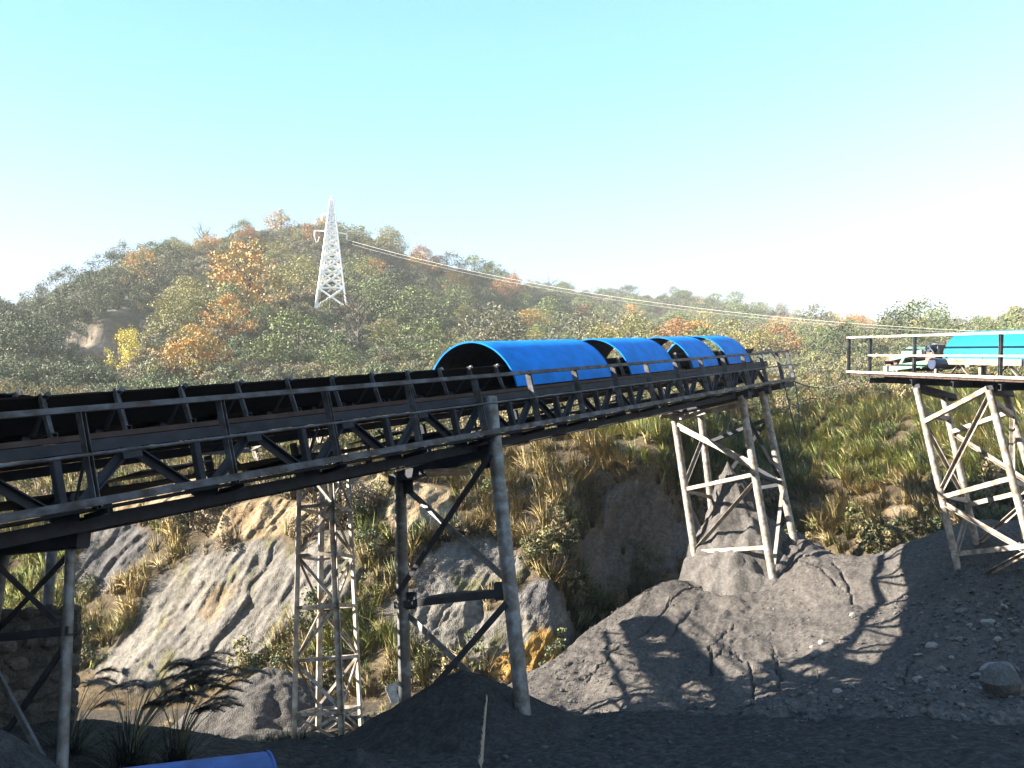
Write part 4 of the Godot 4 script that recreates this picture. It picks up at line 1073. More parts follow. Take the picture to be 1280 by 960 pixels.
	put(tube_mesh([Vector3(0.55, 0.42, -0.3), Vector3(0.50, 0.62, -0.25), Vector3(0.25, 0.78, -0.3), Vector3(0.1, 0.7, -0.36)], [0.02, 0.02, 0.02, 0.02], 8), "hose", M.cable, motor)
	# the tower below
	var base := Vector3(12.2, 2.5, -21.5)
	var t := thing("pipe_trestle", "four legged white pipe trestle under the conveyor with turquoise cover", "trestle", base)
	var legs := [[Vector3(11.36, 1.9, -22.27), Vector3(11.28, 7.32, -22.32)], [Vector3(11.85, 1.4, -19.72), Vector3(11.76, 6.5, -19.78)], [Vector3(12.42, 2.3, -23.1), Vector3(12.5, 7.3, -23.3)], [Vector3(13.35, 2.2, -21.3), Vector3(13.2, 6.85, -21.5)]]
	for l in legs:
		l[0] -= base
		l[1] -= base
		pipe(t, "leg", l[0], l[1], 0.09, M.pale_steel, 18)
	var yb := base.y
	var lv := [[0, 1, 6.35, 6.55], [0, 1, 4.25, 4.3], [2, 3, 6.2, 6.3], [2, 3, 4.1, 4.2], [0, 2, 6.6, 6.6], [1, 3, 6.2, 6.2], [0, 2, 4.3, 4.2], [1, 3, 4.2, 4.2], [0, 1, 2.75, 2.7]]
	for e in lv:
		angle(t, "cross_beam", leg_at(legs[e[0]][0], legs[e[0]][1], e[2] - yb), leg_at(legs[e[1]][0], legs[e[1]][1], e[3] - yb), 0.12, M.pale_steel if e[0] == 0 and e[1] == 1 else M.pale_steel)
	for e in [[1, 6.4, 0, 4.4], [0, 4.1, 1, 2.5], [2, 6.2, 3, 4.3], [3, 4.1, 2, 3.0], [0, 6.3, 2, 4.2], [2, 4.0, 0, 2.7], [3, 6.2, 1, 4.3], [1, 2.6, 0, 1.9]]:
		angle(t, "brace", leg_at(legs[e[0]][0], legs[e[0]][1], e[1] - yb), leg_at(legs[e[2]][0], legs[e[2]][1], e[3] - yb), 0.10, M.pale_steel, Vector3(-0.978, 0, 0.208))
	bar(t, "cap_beam", legs[0][1] + Vector3(0, 0.02, 0), legs[2][1] + Vector3(0.5, 0.02, -0.4), 0.2, 0.2, M.dark_steel)
	bar(t, "cap_beam", legs[1][1] + Vector3(0, 0.02, 0), legs[3][1] + Vector3(0.3, 0.02, -0.3), 0.2, 0.2, M.dark_steel)

func k_planks(o: Node3D):
	# deck planks laid across the walkway and the head platform
	var s := -3.0
	while s < 8.6:
		slab(o, "deck_plank", Vector3(s + 0.008, -0.105, 0.02 if s > -0.1 else -0.05), Vector3(s + 0.292, -0.065 + 0.008 * rng.randf(), -0.58 if s > -0.1 else -2.3), M.rust_steel)
		s += 0.30

# ---------------------------------------------------------------- small structures
func stone_mesh(sd: int, flat: float) -> ArrayMesh:
	# a broken stone: a ball cut by random planes
	var r := RandomNumberGenerator.new()
	r.seed = sd
	var planes := []
	for i in 9:
		var n := Vector3(r.randf_range(-1, 1), r.randf_range(-1, 1), r.randf_range(-1, 1)).normalized()
		planes.append([n, r.randf_range(0.48, 0.85)])
	var st := SurfaceTool.new()
	st.begin(Mesh.PRIMITIVE_TRIANGLES)
	st.set_smooth_group(-1)
	var nu := 12
	var nv := 7
	var p := func(i: int, j: int) -> Vector3:
		var a := TAU * (i % nu) / nu
		var b := PI * j / nv
		var d := Vector3(sin(b) * cos(a), cos(b), sin(b) * sin(a))
		var k := 1.0
		for q in planes:
			var c: float = d.dot(q[0])
			if c > 0.05:
				k = min(k, q[1] / c)
		return Vector3(d.x * k, d.y * k * flat, d.z * k)
	for j in nv:
		for i in nu:
			var a: Vector3 = p.call(i, j)
			var b: Vector3 = p.call(i + 1, j)
			var c: Vector3 = p.call(i + 1, j + 1)
			var d: Vector3 = p.call(i, j + 1)
			if j > 0:
				for v in [a, b, c]:
					st.set_color(Color.WHITE)
					st.add_vertex(v)
			if j < nv - 1:
				for v in [a, c, d]:
					st.set_color(Color.WHITE)
					st.add_vertex(v)
	st.generate_normals()
	return st.commit()

func build_wall():
	# rubble retaining wall at the left, dark in the shade
	var base := Vector3(-7.85, 0.2, -12.25)
	var o := thing("rubble_wall", "dark rubble masonry wall with sloping end behind the left trestle", "wall", base)
	o.rotation.y = deg_to_rad(30.0)
	# local: x along the wall to its free end, y up, z out of its face
	var core := PackedVector2Array([Vector2(-3.0, -1.0), Vector2(1.38, -1.0), Vector2(1.2, 2.02), Vector2(-3.0, 2.12)])
	put(extrude(core, Vector3(0, 0, -1.2), Vector3(0, 0, 0.0)), "core", M.mortar, o)
	var cope := PackedVector2Array([Vector2(-3.0, 2.123), Vector2(1.2, 2.023), Vector2(1.16, 2.10), Vector2(-3.0, 2.20)])
	put(extrude(cope, Vector3(0, 0, -1.22), Vector3(0, 0, 0.03)), "coping", M.mortar, o)
	var meshes := []
	for i in 7:
		meshes.append(stone_mesh(300 + i, 0.9))
	var tones := []
	for t in [0.075, 0.10, 0.13, 0.09, 0.30]:
		tones.append(mat(Color(t, t * 0.97, t * 0.93), 0.9, 0.0, M.stone.albedo_texture, M.stone.normal_texture, 1.3, 0.7))
	var y := -0.75
	var row := 0
	while y < 1.95:
		var x := -2.9 + 0.2 * (row % 2)
		var h := rng.randf_range(0.18, 0.26)
		while x < 1.22 - y * 0.06:
			var w := rng.randf_range(0.2, 0.42)
			var m: Material = tones[rng.randi() % 4]
			if rng.randf() < 0.09:
				m = tones[4]
			var st := put(meshes[rng.randi() % 7], "stone", m, o, Vector3(x + w * 0.5, y + h * 0.5 + rng.randf_range(-0.03, 0.03), -0.03))
			st.scale = Vector3(w * 0.56, h * 0.58, 0.12)
			st.rotation.z = rng.randf_range(-0.25, 0.25)
			x += w
		y += h
		row += 1
	# stones of the free end
	y = -0.7
	while y < 1.95:
		var z := -1.1
		while z < -0.1:
			var w := rng.randf_range(0.2, 0.36)
			var st := put(meshes[rng.randi() % 7], "stone", tones[rng.randi() % 4], o, Vector3(1.30 - (y + 0.1) * 0.06, y + 0.12, z + w * 0.5))
			st.scale = Vector3(0.10, 0.14, w * 0.55)
			z += w
		y += 0.23

func build_low_cover():
	# the arched top of a low covered conveyor close to the camera
	var o := thing("covered_feeder", "low feeder under a dull blue arched cover in the shaded foreground", "conveyor", Vector3.ZERO)
	conveyor_frame(o, Vector3(-1.86, 0.19, -5.85), Vector3(0.9, 0, -0.44), Vector3(0.44, 0, 0.9))
	arc_cover(o, -1.75, 0.1, 0.0, 0.03, 0.70, M.shade_blue)
	for s in [0.0, -1.1, -2.3]:
		for z in [-0.66, 0.66]:
			bar(o, "leg", Vector3(s, -0.5, z), Vector3(s, 0.12, z), 0.07, 0.07, M.dark_steel)
	for z in [-0.66, 0.66]:
		chan(o, "stringer", Vector3(-2.4, 0.05, z), Vector3(0.1, 0.05, z), 0.06, 0.12, M.dark_steel)
	belt_strip(o, "belt", closed_profile([Vector2(0.5, 0.3), Vector2(0.25, 0.18), Vector2(-0.25, 0.18), Vector2(-0.5, 0.3)], 0.02), -2.4, 0.1, 0.94, 0.02)

func build_pylon():
	var base := PYLON_BASE
	var o := thing("power_pylon", "tall white lattice power pylon standing on the wooded hill", "pylon", base)
	var H := 28.0
	var lo := 4.0
	var hi := 0.5
	var half := func(y: float) -> float:
		return lerp(lo, hi, pow(clamp(y / H, 0.0, 1.0), 0.9))
	var turn := 0.62
	var corner := func(i: int, y: float) -> Vector3:
		var h: float = half.call(y)
		var a := turn + PI / 2 * i
		return Vector3(cos(a) * h * 1.2, y, sin(a) * h * 1.2)
	var ys := [-3.0]
	var y := 0.0
	while y < H:
		ys.append(y)
		y += max(1.5, 2.0 * half.call(y) * 0.62)
	ys.append(H)
	for i in 4:
		var pts := []
		var rr := []
		for yy in ys:
			pts.append(corner.call(i, yy))
			rr.append(0.24)
		put(tube_mesh(pts, rr, 6), "leg", M.pylon, o)
		for k in range(1, ys.size() - 1):
			var j := (i + 1) % 4
			bar(o, "brace", corner.call(i, ys[k]), corner.call(j, ys[k + 1]), 0.42, 0.42, M.pylon)
			bar(o, "brace", corner.call(j, ys[k]), corner.call(i, ys[k + 1]), 0.42, 0.42, M.pylon)
			bar(o, "strut", corner.call(i, ys[k]), corner.call(j, ys[k]), 0.42, 0.42, M.pylon)
	put(tube_mesh([Vector3(0, H - 0.3, 0), Vector3(0, H + 1.6, 0)], [0.7, 0.08], 6), "peak", M.pylon, o)
	var across := Vector3(0.93, 0, -0.37)
	for a in [[19.8, -3.9], [19.8, 3.4], [24.2, -2.3]]:
		var arm := put(extrude(rect(0.16, 0.3), Vector3(0, a[0] + 0.5, 0), across * a[1] + Vector3(0, a[0] + 0.2, 0)), "cross_arm", M.pylon, o)
		put(tube_mesh([across * a[1] + Vector3(0, a[0] + 0.2, 0), across * a[1] + Vector3(0, a[0] - 1.4, 0)], [0.1, 0.13], 8), "insulator", M.pylon, arm)
	o.scale = Vector3.ONE * PYLON_SCALE
	# conductors: two run from the pylon down across the sky to the right; one passes higher
	var ends := [
		[Vector3(-25.99, 63.98, -121.15), Vector3(52.62, 26.79, -79.09), 3.0, 0.022, "pale power line sagging from the pylon past the turquoise cover"],
		[Vector3(-25.7, 63.2, -120.9), Vector3(53.3, 26.4, -79.0), 3.05, 0.012, "thinner pale power line just under the sagging one from the pylon"],
		[base + Vector3(2.4, 23.0, -0.9) * PYLON_SCALE, Vector3(72.4, 38.5, -107.9), 2.2, 0.011, "faint highest power line crossing the sky from the pylon top"],
		[base + Vector3(-3.6, 18.5, 1.4) * PYLON_SCALE, base + Vector3(-2.7, 18.6, 1.0) * PYLON_SCALE, 1.0, 0.06, "short jumper wire looping under the pylon cross arm"]]
	for e in ends:
		var pts := []
		var rr := []
		var n := 60
		for i in n + 1:
			var t := float(i) / n
			pts.append((e[0] as Vector3).lerp(e[1], t) - Vector3(0, e[2] * 4.0 * t * (1.0 - t), 0))
			rr.append(e[3])
		tag(put(tube_mesh(pts, rr, 6), "power_line", M.bright_cable, self), e[4], "power line")
	var p := thing("utility_pole", "small pale utility pole on the far ridge above the turquoise cover", "pole", Vector3(65.6, 32.5, -100.4))
	put(tube_mesh([Vector3(0, -2, 0), Vector3(0, 4.6, 0)], [0.16, 0.11], 8), "post", M.pale_steel, p)
	bar(p, "cross_arm", Vector3(-0.9, 4.0, 0), Vector3(0.9, 4.0, 0), 0.12, 0.12, M.pale_steel)
	for x in [-0.8, 0.0, 0.8]:
		put(tube_mesh([Vector3(x, 4.06, 0), Vector3(x, 4.4, 0)], [0.08, 0.05], 8), "insulator", M.white_steel, p)

# ---------------------------------------------------------------- trees
func quad_leaf(st: SurfaceTool, c: Vector3, size: float, r: RandomNumberGenerator, col: Color, out := Vector3.ZERO):
	var n := (Vector3(r.randf_range(-1, 1), r.randf_range(-0.4, 1), r.randf_range(-1, 1)) + out * 1.1).normalized()
	var x := n.cross(Vector3(r.randf_range(-1, 1), r.randf_range(-1, 1), r.randf_range(-1, 1))).normalized() * size
	var y := n.cross(x) * r.randf_range(0.5, 0.9)
	for v in [c - x, c + y, c + x, c - x, c + x, c - y]:
		st.set_color(col)
		st.set_normal(n)
		st.add_vertex(v)

func crown_mesh(sd: int, palette: Array, clumps: int, leaves: int, size: float, tall: float) -> ArrayMesh:
	# a crown about 1 high and 1 wide, base at y = 0, made of leafy clumps with gaps between
	var r := RandomNumberGenerator.new()
	r.seed = sd
	var st := SurfaceTool.new()
	st.begin(Mesh.PRIMITIVE_TRIANGLES)
	for k in clumps:
		var a := r.randf() * TAU
		var t := r.randf()
		var prof: float = sin(clamp(0.22 + 0.74 * t, 0.0, 1.0) * PI) * 0.38 + 0.05
		var rad: float = prof * sqrt(r.randf())
		var c := Vector3(cos(a) * rad, (0.04 + 0.88 * t) * tall, sin(a) * rad)
		var cr := r.randf_range(0.085, 0.17)
		var base: Color = palette[r.randi() % palette.size()]
		for i in leaves:
			var d := Vector3(r.randfn(), r.randfn() * 0.75, r.randfn()).normalized() * cr * pow(r.randf(), 0.45)
			var s := r.randf_range(0.7, 1.3)
			quad_leaf(st, c + d, size * r.randf_range(0.6, 1.3), r, Color(base.r * s, base.g * s, base.b * s), d / cr)
	return st.commit()

func trunk_mesh(sd: int, branches: int, twigs: int) -> ArrayMesh:
	var r := RandomNumberGenerator.new()
	r.seed = sd
	var st := SurfaceTool.new()
	st.begin(Mesh.PRIMITIVE_TRIANGLES)
	var lean := Vector3(r.randf_range(-0.08, 0.08), 0, r.randf_range(-0.08, 0.08))
	tube_into(st, [Vector3(0, -0.35, 0), Vector3(0, 0.12, 0) + lean * 0.3, Vector3(0, 0.45, 0) + lean, Vector3(0, 0.85, 0) + lean * 1.2], [0.03, 0.024, 0.017, 0.004], 6)
	for i in branches:
		var t := 0.15 + 0.6 * i / branches
		var a := i * 2.4 + r.randf()
		var o := Vector3(0, t, 0) + lean * t
		var l := r.randf_range(0.2, 0.36)
		var tip := o + Vector3(cos(a) * l, l * r.randf_range(0.5, 1.1), sin(a) * l)
		var mid := (o + tip) / 2 + Vector3(0, -0.02, 0)
		tube_into(st, [o, mid, tip], [0.012, 0.008, 0.003], 5)
		for j in twigs:
			var b := o.lerp(tip, r.randf_range(0.35, 1.0))
			var e := b + Vector3(r.randf_range(-0.14, 0.14), r.randf_range(0.0, 0.18), r.randf_range(-0.14, 0.14))
			tube_into(st, [b, e], [0.004, 0.0015], 3, false)
	return st.commit()

const TREE_KINDS = {
	"dark": [[Color(0.05508, 0.07658, 0.03421), Color(0.08568, 0.1068, 0.04399), Color(0.06854, 0.0847, 0.04692)], "dark green evergreen tree on the wooded hill"],
	"green": [[Color(0.1132, 0.1482, 0.04692), Color(0.1443, 0.1782, 0.06256), Color(0.09582, 0.1218, 0.04985)], "mid green broadleaf tree on the wooded hill"],
	"olive": [[Color(0.2256, 0.21, 0.06549), Color(0.1773, 0.1824, 0.06256), Color(0.2559, 0.2188, 0.08113)], "olive yellow-green tree on the wooded hill"],
	"dusk": [[Color(0.1254, 0.1204, 0.08113), Color(0.153, 0.1381, 0.08406), Color(0.09996, 0.1094, 0.06842)], "thin grey-green tree on the wooded hill"],
	"rust": [[Color(0.2947, 0.1492, 0.05963), Color(0.357, 0.179, 0.05669), Color(0.2326, 0.1459, 0.07527)], "russet brown autumn tree on the wooded hill"],
	"gold": [[Color(0.38, 0.24, 0.06), Color(0.27, 0.225, 0.07), Color(0.44, 0.22, 0.055)], "golden orange autumn tree on the wooded hill"],
	"yellow": [[Color(0.6068, 0.4928, 0.0782), Color(0.4824, 0.4199, 0.0782)], "bright yellow young tree beside the bare slip on the hill"],
	"bare": [[], "leafless pale grey tree on the wooded hill"]}

const MARKED_LABELS = {0: "large golden orange tree standing left of the power pylon", 1: "smaller golden tree in front of the large golden orange tree", 5: "lone grey-green tree on the left shoulder of the ridge", 6: "russet tree standing on the ridge under the power lines", 7: "russet tree on the ridge just right of the pylon", 15: "leafless pale tree right below the power pylon", 28: "russet tree above the first blue cover", 20: "broad green tree above the last blue cover"}

func build_trees():
	var crowns := {}
	var sd := 500
	for kd in TREE_KINDS:
		if kd == "bare":
			continue
		crowns[kd] = []
		var thin: bool = kd == "dusk"
		for i in (3 if kd in ["dark", "green", "olive", "dusk"] else 2):
			crowns[kd].append(crown_mesh(sd, TREE_KINDS[kd][0], 34 if thin else 56, 72, 0.0145, 1.0))
			sd += 1
	var trunks := []
	for i in 3:
		trunks.append(trunk_mesh(700 + i, 5, 1))
	var bare := []
	for i in 3:
		bare.append(trunk_mesh(720 + i, 14, 9))
	var k := 0
	for t in MARKED_TREES:
		var lab: String = MARKED_LABELS.get(k, "")
		k += 1
		plant(t[0], Vector3(t[1], t[2], t[3]), t[4], t[5], crowns, trunks, bare, lab)
	var n := 0
	var tries := 0
	while n < 430 and tries < 30000:
		tries += 1
		var i := rng.randi() % (wood_nu - 1)
		var j := rng.randi() % (wood_nv - 1)
		var at := j * wood_nu + i
		var p := wood_pos[at]
		var v := 5.0 + (HILL_ROWS - 6.0) * j / (wood_nv - 1)
		if v < 5.5 or v > 8.35:
			continue
		var area := (wood_pos[at + 1] - p).cross(wood_pos[at + wood_nu] - p).length()
		if rng.randf() > area / 14.0:
			continue
		if patch_weight(ROCK_PATCHES, p, 0.0)[1] > 0.1 or before_slip(p, 48.0):
			continue
		var az := rad_to_deg(atan2(p.x, -p.z))
		if az < -38.0 or az > 38.0:
			continue
		var f := n_big.get_noise_2d(p.x * 0.12, p.z * 0.12) * 1.3 + rng.randf_range(-0.5, 0.5)
		var kind := "green"
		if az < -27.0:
			kind = "dark" if rng.randf() < 0.8 else "dusk"  # left flank: dark green kinds also carry the slope's shade in their colour
		elif f > 0.55:
			kind = ["rust", "gold", "olive", "olive", "dusk", "green"][rng.randi() % 6]
		elif f > 0.3:
			kind = ["olive", "dusk", "gold"][rng.randi() % 3]
		elif f > 0.0:
			kind = ["olive", "green", "dusk", "olive", "rust"][rng.randi() % 5]
		elif f > -0.35:
			kind = ["green", "dark", "dusk", "bare"][rng.randi() % 4] if rng.randf() < 0.75 else "green"
		else:
			kind = ["dark", "green"][rng.randi() % 2]
		var s := rng.randf_range(4.0, 8.0)
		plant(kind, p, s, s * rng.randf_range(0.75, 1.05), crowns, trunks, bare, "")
		n += 1
	# bushes filling the slope between the trees
	var bush := crown_mesh(880, [Color(1, 1, 1), Color(0.8, 0.82, 0.75), Color(0.62, 0.66, 0.6)], 24, 60, 0.025, 0.8)
	var spots := []
	tries = 0
	while spots.size() < 20000 and tries < 300000:
		tries += 1
		var i := rng.randi() % (wood_nu - 1)
		var j := rng.randi() % (wood_nv - 1)
		var at := j * wood_nu + i
		var p := wood_pos[at]
		var v := 5.0 + (HILL_ROWS - 6.0) * j / (wood_nv - 1)
		if v < 5.12 or v > 8.3:
			continue
		var area := (wood_pos[at + 1] - p).cross(wood_pos[at + wood_nu] - p).length()
		if rng.randf() > area / 14.0 * (2.0 if v < 6.2 else 1.3):
			continue
		if (patch_weight(ROCK_PATCHES, p, 0.0)[1] > 0.3 or before_slip(p, 7.0)) and rng.randf() < 0.95:
			continue
		var q := p.lerp(wood_pos[at + wood_nu + 1], rng.randf())
		var pal := [Color(0.1026, 0.1215, 0.0594), Color(0.162, 0.1631, 0.07425), Color(0.216, 0.1969, 0.09405), Color(0.2322, 0.1856, 0.1089), Color(0.1566, 0.1519, 0.09405), Color(0.108, 0.1406, 0.0594)]
		var f := n_big.get_noise_2d(p.x * 0.2, p.z * 0.2)
		var c: Color = pal[clampi(int((f + 0.5) * 6.0 + rng.randf_range(-1.5, 1.5)), 0, 5)]
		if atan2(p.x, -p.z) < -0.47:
			c = pal[0]  # darkest tone on the left flank, its shade put into the bush colour
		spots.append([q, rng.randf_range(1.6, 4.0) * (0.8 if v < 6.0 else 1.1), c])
	tag(scatter("hillside_bushes", bush, M.leaf, spots, 0.3), "dense mixed scrub covering the hill between the trees", "scrub").set_meta("kind", "stuff")

func before_slip(p: Vector3, reach: float) -> bool:
	# the ground just below the bare slip carries only low growth
	for q in ROCK_PATCHES:
		if q[0] == "slip":
			var c := Vector2(q[1], q[3])
			var f := Vector2(p.x, p.z)
			var along := (c - f).dot(c.normalized())
			return along > -4.0 and along < reach and absf((c - f).cross(c.normalized())) < float(q[4]) * 0.95
	return false

func plant(kind: String, p: Vector3, w: float, h: float, crowns: Dictionary, trunks: Array, bare: Array, label: String):
	var names := {"dark": "evergreen_tree", "green": "broadleaf_tree", "olive": "broadleaf_tree", "dusk": "broadleaf_tree", "rust": "autumn_tree", "gold": "autumn_tree", "yellow": "autumn_tree", "bare": "bare_tree"}
	var o := thing(names[kind], TREE_KINDS[kind][1] if label == "" else label, "tree", p, kind_group(kind) if label == "" else "")
	o.rotation.y = rng.randf() * TAU
	if kind == "bare":
		var t := put(bare[rng.randi() % bare.size()], "trunk", M.pale_bark if rng.randf() < 0.5 else M.bark, o)
		t.scale = Vector3(w * 1.3, h, w * 1.3)
		return
	var t := put(trunks[rng.randi() % trunks.size()], "trunk", M.bark, o)
	t.scale = Vector3(w, h, w)
	var list: Array = crowns[kind]
	var c := put(list[rng.randi() % list.size()], "crown", M.leaf, o, Vector3(0, 0.02 * h, 0))
	c.scale = Vector3(w * 1.35, h * 1.08, w * 1.35)

func kind_group(kind: String) -> String:
	return {"dark": "dark evergreens on the hill", "green": "green trees on the hill", "olive": "olive trees on the hill", "dusk": "grey-green trees on the hill", "rust": "russet trees on the hill", "gold": "golden trees on the hill", "yellow": "", "bare": "leafless trees on the hill"}[kind]

func scatter(called: String, mesh: Mesh, m: Material, spots: Array, tilt: float) -> MultiMeshInstance3D:
	var mm := MultiMesh.new()
	mm.transform_format = MultiMesh.TRANSFORM_3D
	mm.use_colors = true
	mm.mesh = mesh
	mm.instance_count = spots.size()
	for i in spots.size():
		var s = spots[i]
		var b := Basis(Vector3.UP, rng.randf() * TAU)
		if tilt > 0.0:
			b = Basis(Vector3(rng.randf_range(-1, 1), 0, rng.randf_range(-1, 1)).normalized(), rng.randf_range(0, tilt)) * b
		var sc: float = s[1]
		b = b.scaled(Vector3(sc * rng.randf_range(0.85, 1.15), sc * rng.randf_range(0.8, 1.2), sc * rng.randf_range(0.85, 1.15)))
		mm.set_instance_transform(i, Transform3D(b, s[0]))
		var c: Color = s[2]
		var j := rng.randf_range(0.8, 1.2)
		mm.set_instance_color(i, Color(c.r * j, c.g * j, c.b * j))
	var o := MultiMeshInstance3D.new()
	o.multimesh = mm
	o.material_override = m
	o.name = numbered(called)
	add_child(o)
	return o

# ---------------------------------------------------------------- grass
func tuft_mesh(sd: int, blades: int, width: float, droop: float, spread: float) -> ArrayMesh:
	var r := RandomNumberGenerator.new()
	r.seed = sd
	var st := SurfaceTool.new()
	st.begin(Mesh.PRIMITIVE_TRIANGLES)
	for i in blades:
		var a := r.randf() * TAU
		var d := Vector3(cos(a), 0, sin(a))
		var side := Vector3(-sin(a), 0, cos(a)) * width * r.randf_range(0.6, 1.2)
		var o := d * r.randf_range(0.0, 0.12) + Vector3(r.randf_range(-0.1, 0.1), -0.05, r.randf_range(-0.1, 0.1))
		var l := r.randf_range(0.5, 1.05)
		var lean := r.randf_range(0.1, spread)
		var g := r.randf_range(0.65, 1.25)
		var pts := [o]
		for k in [0.35, 0.7, 1.0]:
			pts.append(o + d * lean * k * k * l + Vector3(0, l * (k - droop * k * k * lean), 0))
		var wd := [1.0, 0.85, 0.5, 0.05]
		var nn := (Vector3.UP * 0.6 + d * 0.5).normalized()
		for k in 3:
			for v in [pts[k] - side * wd[k], pts[k + 1] + side * wd[k + 1], pts[k] + side * wd[k], pts[k] - side * wd[k], pts[k + 1] - side * wd[k + 1], pts[k + 1] + side * wd[k + 1]]:
				st.set_color(Color(g, g, g * r.randf_range(0.85, 1.05)))
				st.set_normal(nn)
				st.add_vertex(v)
	return st.commit()

func build_grass():
	var tufts := [tuft_mesh(31, 34, 0.016, 0.25, 0.7), tuft_mesh(32, 30, 0.018, 0.5, 1.1)]
	var brush := crown_mesh(890, [Color(1, 1, 1), Color(0.75, 0.75, 0.72), Color(0.55, 0.55, 0.5)], 16, 22, 0.035, 0.8)
	var pal := {
		"green": [Color(0.265, 0.2957, 0.08544), Color(0.4042, 0.3734, 0.1325), Color(0.1862, 0.2342, 0.0624)],
		"lush": [Color(0.2366, 0.3046, 0.0911), Color(0.3605, 0.3888, 0.1323), Color(0.5414, 0.4614, 0.2021)],
		"straw": [Color(0.529, 0.4128, 0.2026), Color(0.4205, 0.3274, 0.1632), Color(0.311, 0.265, 0.1162)],
		"brown": [Color(0.2957, 0.2256, 0.1478), Color(0.241, 0.1862, 0.1325), Color(0.3581, 0.2803, 0.1718)],
		"mixed": [Color(0.4042, 0.3274, 0.1632), Color(0.2717, 0.2486, 0.1018), Color(0.2957, 0.2256, 0.1392), Color(0.2026, 0.2179, 0.07872)]}
	var lists := [[], []]
	var shrubs := []
	var tries := 0
	while lists[0].size() + lists[1].size() < 42000 and tries < 500000:
		tries += 1
		var i := rng.randi() % (hill_nu - 1)
		var j := rng.randi() % (hill_nv - 1)
		var at := j * hill_nu + i
		var v := 5.3 * j / (hill_nv - 1)
		if v < 0.9:
			continue
		var p := hill_pos[at]
		var area := (hill_pos[at + 1] - p).cross(hill_pos[at + hill_nu] - p).length()
		if rng.randf() > area / 0.12:
			continue
		var rock := hill_kind[at] / 255.0
		if rng.randf() < rock * 1.25 - 0.02 * (1.0 if n_mid.get_noise_3dv(p * 2.0) < 0.2 else 12.0):
			continue
		# bare earth shows between the clumps
		if n_mid.get_noise_3dv(p * 1.5 + Vector3(3, 60, 1)) < -0.22 and v < 4.0:
			continue
		var g := patch_weight(GRASS_PATCHES, p, 0.3 * n_mid.get_noise_3dv(p * 0.8))
		var kind := "mixed"
		if g[0] >= 0 and g[1] > rng.randf() * 0.9:
			kind = GRASS_PATCHES[g[0]][0]
		var list: Array = pal[kind]
		var c: Color = list[rng.randi() % list.size()]
		var q := p.lerp(hill_pos[at + hill_nu + 1], rng.randf())
		var s := rng.randf_range(0.4, 1.0)
		if kind == "lush":
			s *= 1.05
		if rock > 0.4:
			s *= 0.6
		if kind == "brown" and rng.randf() < 0.4 or kind == "mixed" and rng.randf() < 0.10:
			shrubs.append([q, rng.randf_range(0.6, 1.5), Color(c.r * 0.75, c.g * 0.75, c.b * 0.75) if rng.randf() < 0.6 else Color(0.085, 0.10, 0.045)])
			continue
		lists[0 if rng.randf() < 0.5 else 1].append([q, s, c])
	for k in 2:
		tag(scatter("bank_grass", tufts[k], M.grass, lists[k], 0.5), ["upright straw and green grass on the bank", "drooping straw and green grass on the bank"][k], "grass").set_meta("kind", "stuff")
	tag(scatter("bank_scrub", brush, M.leaf, shrubs, 0.3), "low twiggy scrub on the broken bank", "scrub").set_meta("kind", "stuff")
	# dry weeds along the foot of the cut
	var weeds := []
	for i in 900:
		var x := rng.randf_range(-9.0, 0.5)
		var z := rng.randf_range(-23.0, -16.4)
		if Vector2(x + 5.95, z + 19.7).length() < 2.5 or n_mid.get_noise_2d(x * 1.3, z * 1.3) < -0.05:
			continue
		weeds.append([Vector3(x, ground_height(x, z), z), rng.randf_range(0.12, 0.4), [Color(0.34, 0.26, 0.13), Color(0.2, 0.19, 0.07), Color(0.25, 0.2, 0.1)][rng.randi() % 3]])
	tag(scatter("foot_weeds", tufts[1], M.grass, weeds, 0.4), "short dry weeds on the ground at the cliff foot", "weeds").set_meta("kind", "stuff")
	build_reeds()

func plume_into(st: SurfaceTool, root: Vector3, dir: Vector3, l: float, r: RandomNumberGenerator) -> void:
	# feathery seed head along the last part of an arching stem
	var prev := root
	for k in 26:
		var t := k / 25.0
		var c := root + dir * l * t + Vector3(0, l * (0.30 * t - 0.62 * t * t), 0)
		var w := 0.075 * sin(clamp(t * 0.9 + 0.1, 0.0, 1.0) * PI) + 0.012
		for q in 15:
			var s := Vector3(r.randf_range(-1, 1), r.randf_range(-1.1, 0.5), r.randf_range(-1, 1)) * w
			var e := c + s + dir * 0.05
			var n := dir.cross(s).normalized() * 0.0032
			st.set_normal(Vector3.UP)
			st.add_vertex(c - n)
			st.set_normal(Vector3.UP)
			st.add_vertex(e)
			st.set_normal(Vector3.UP)
			st.add_vertex(c + n)
		prev = c

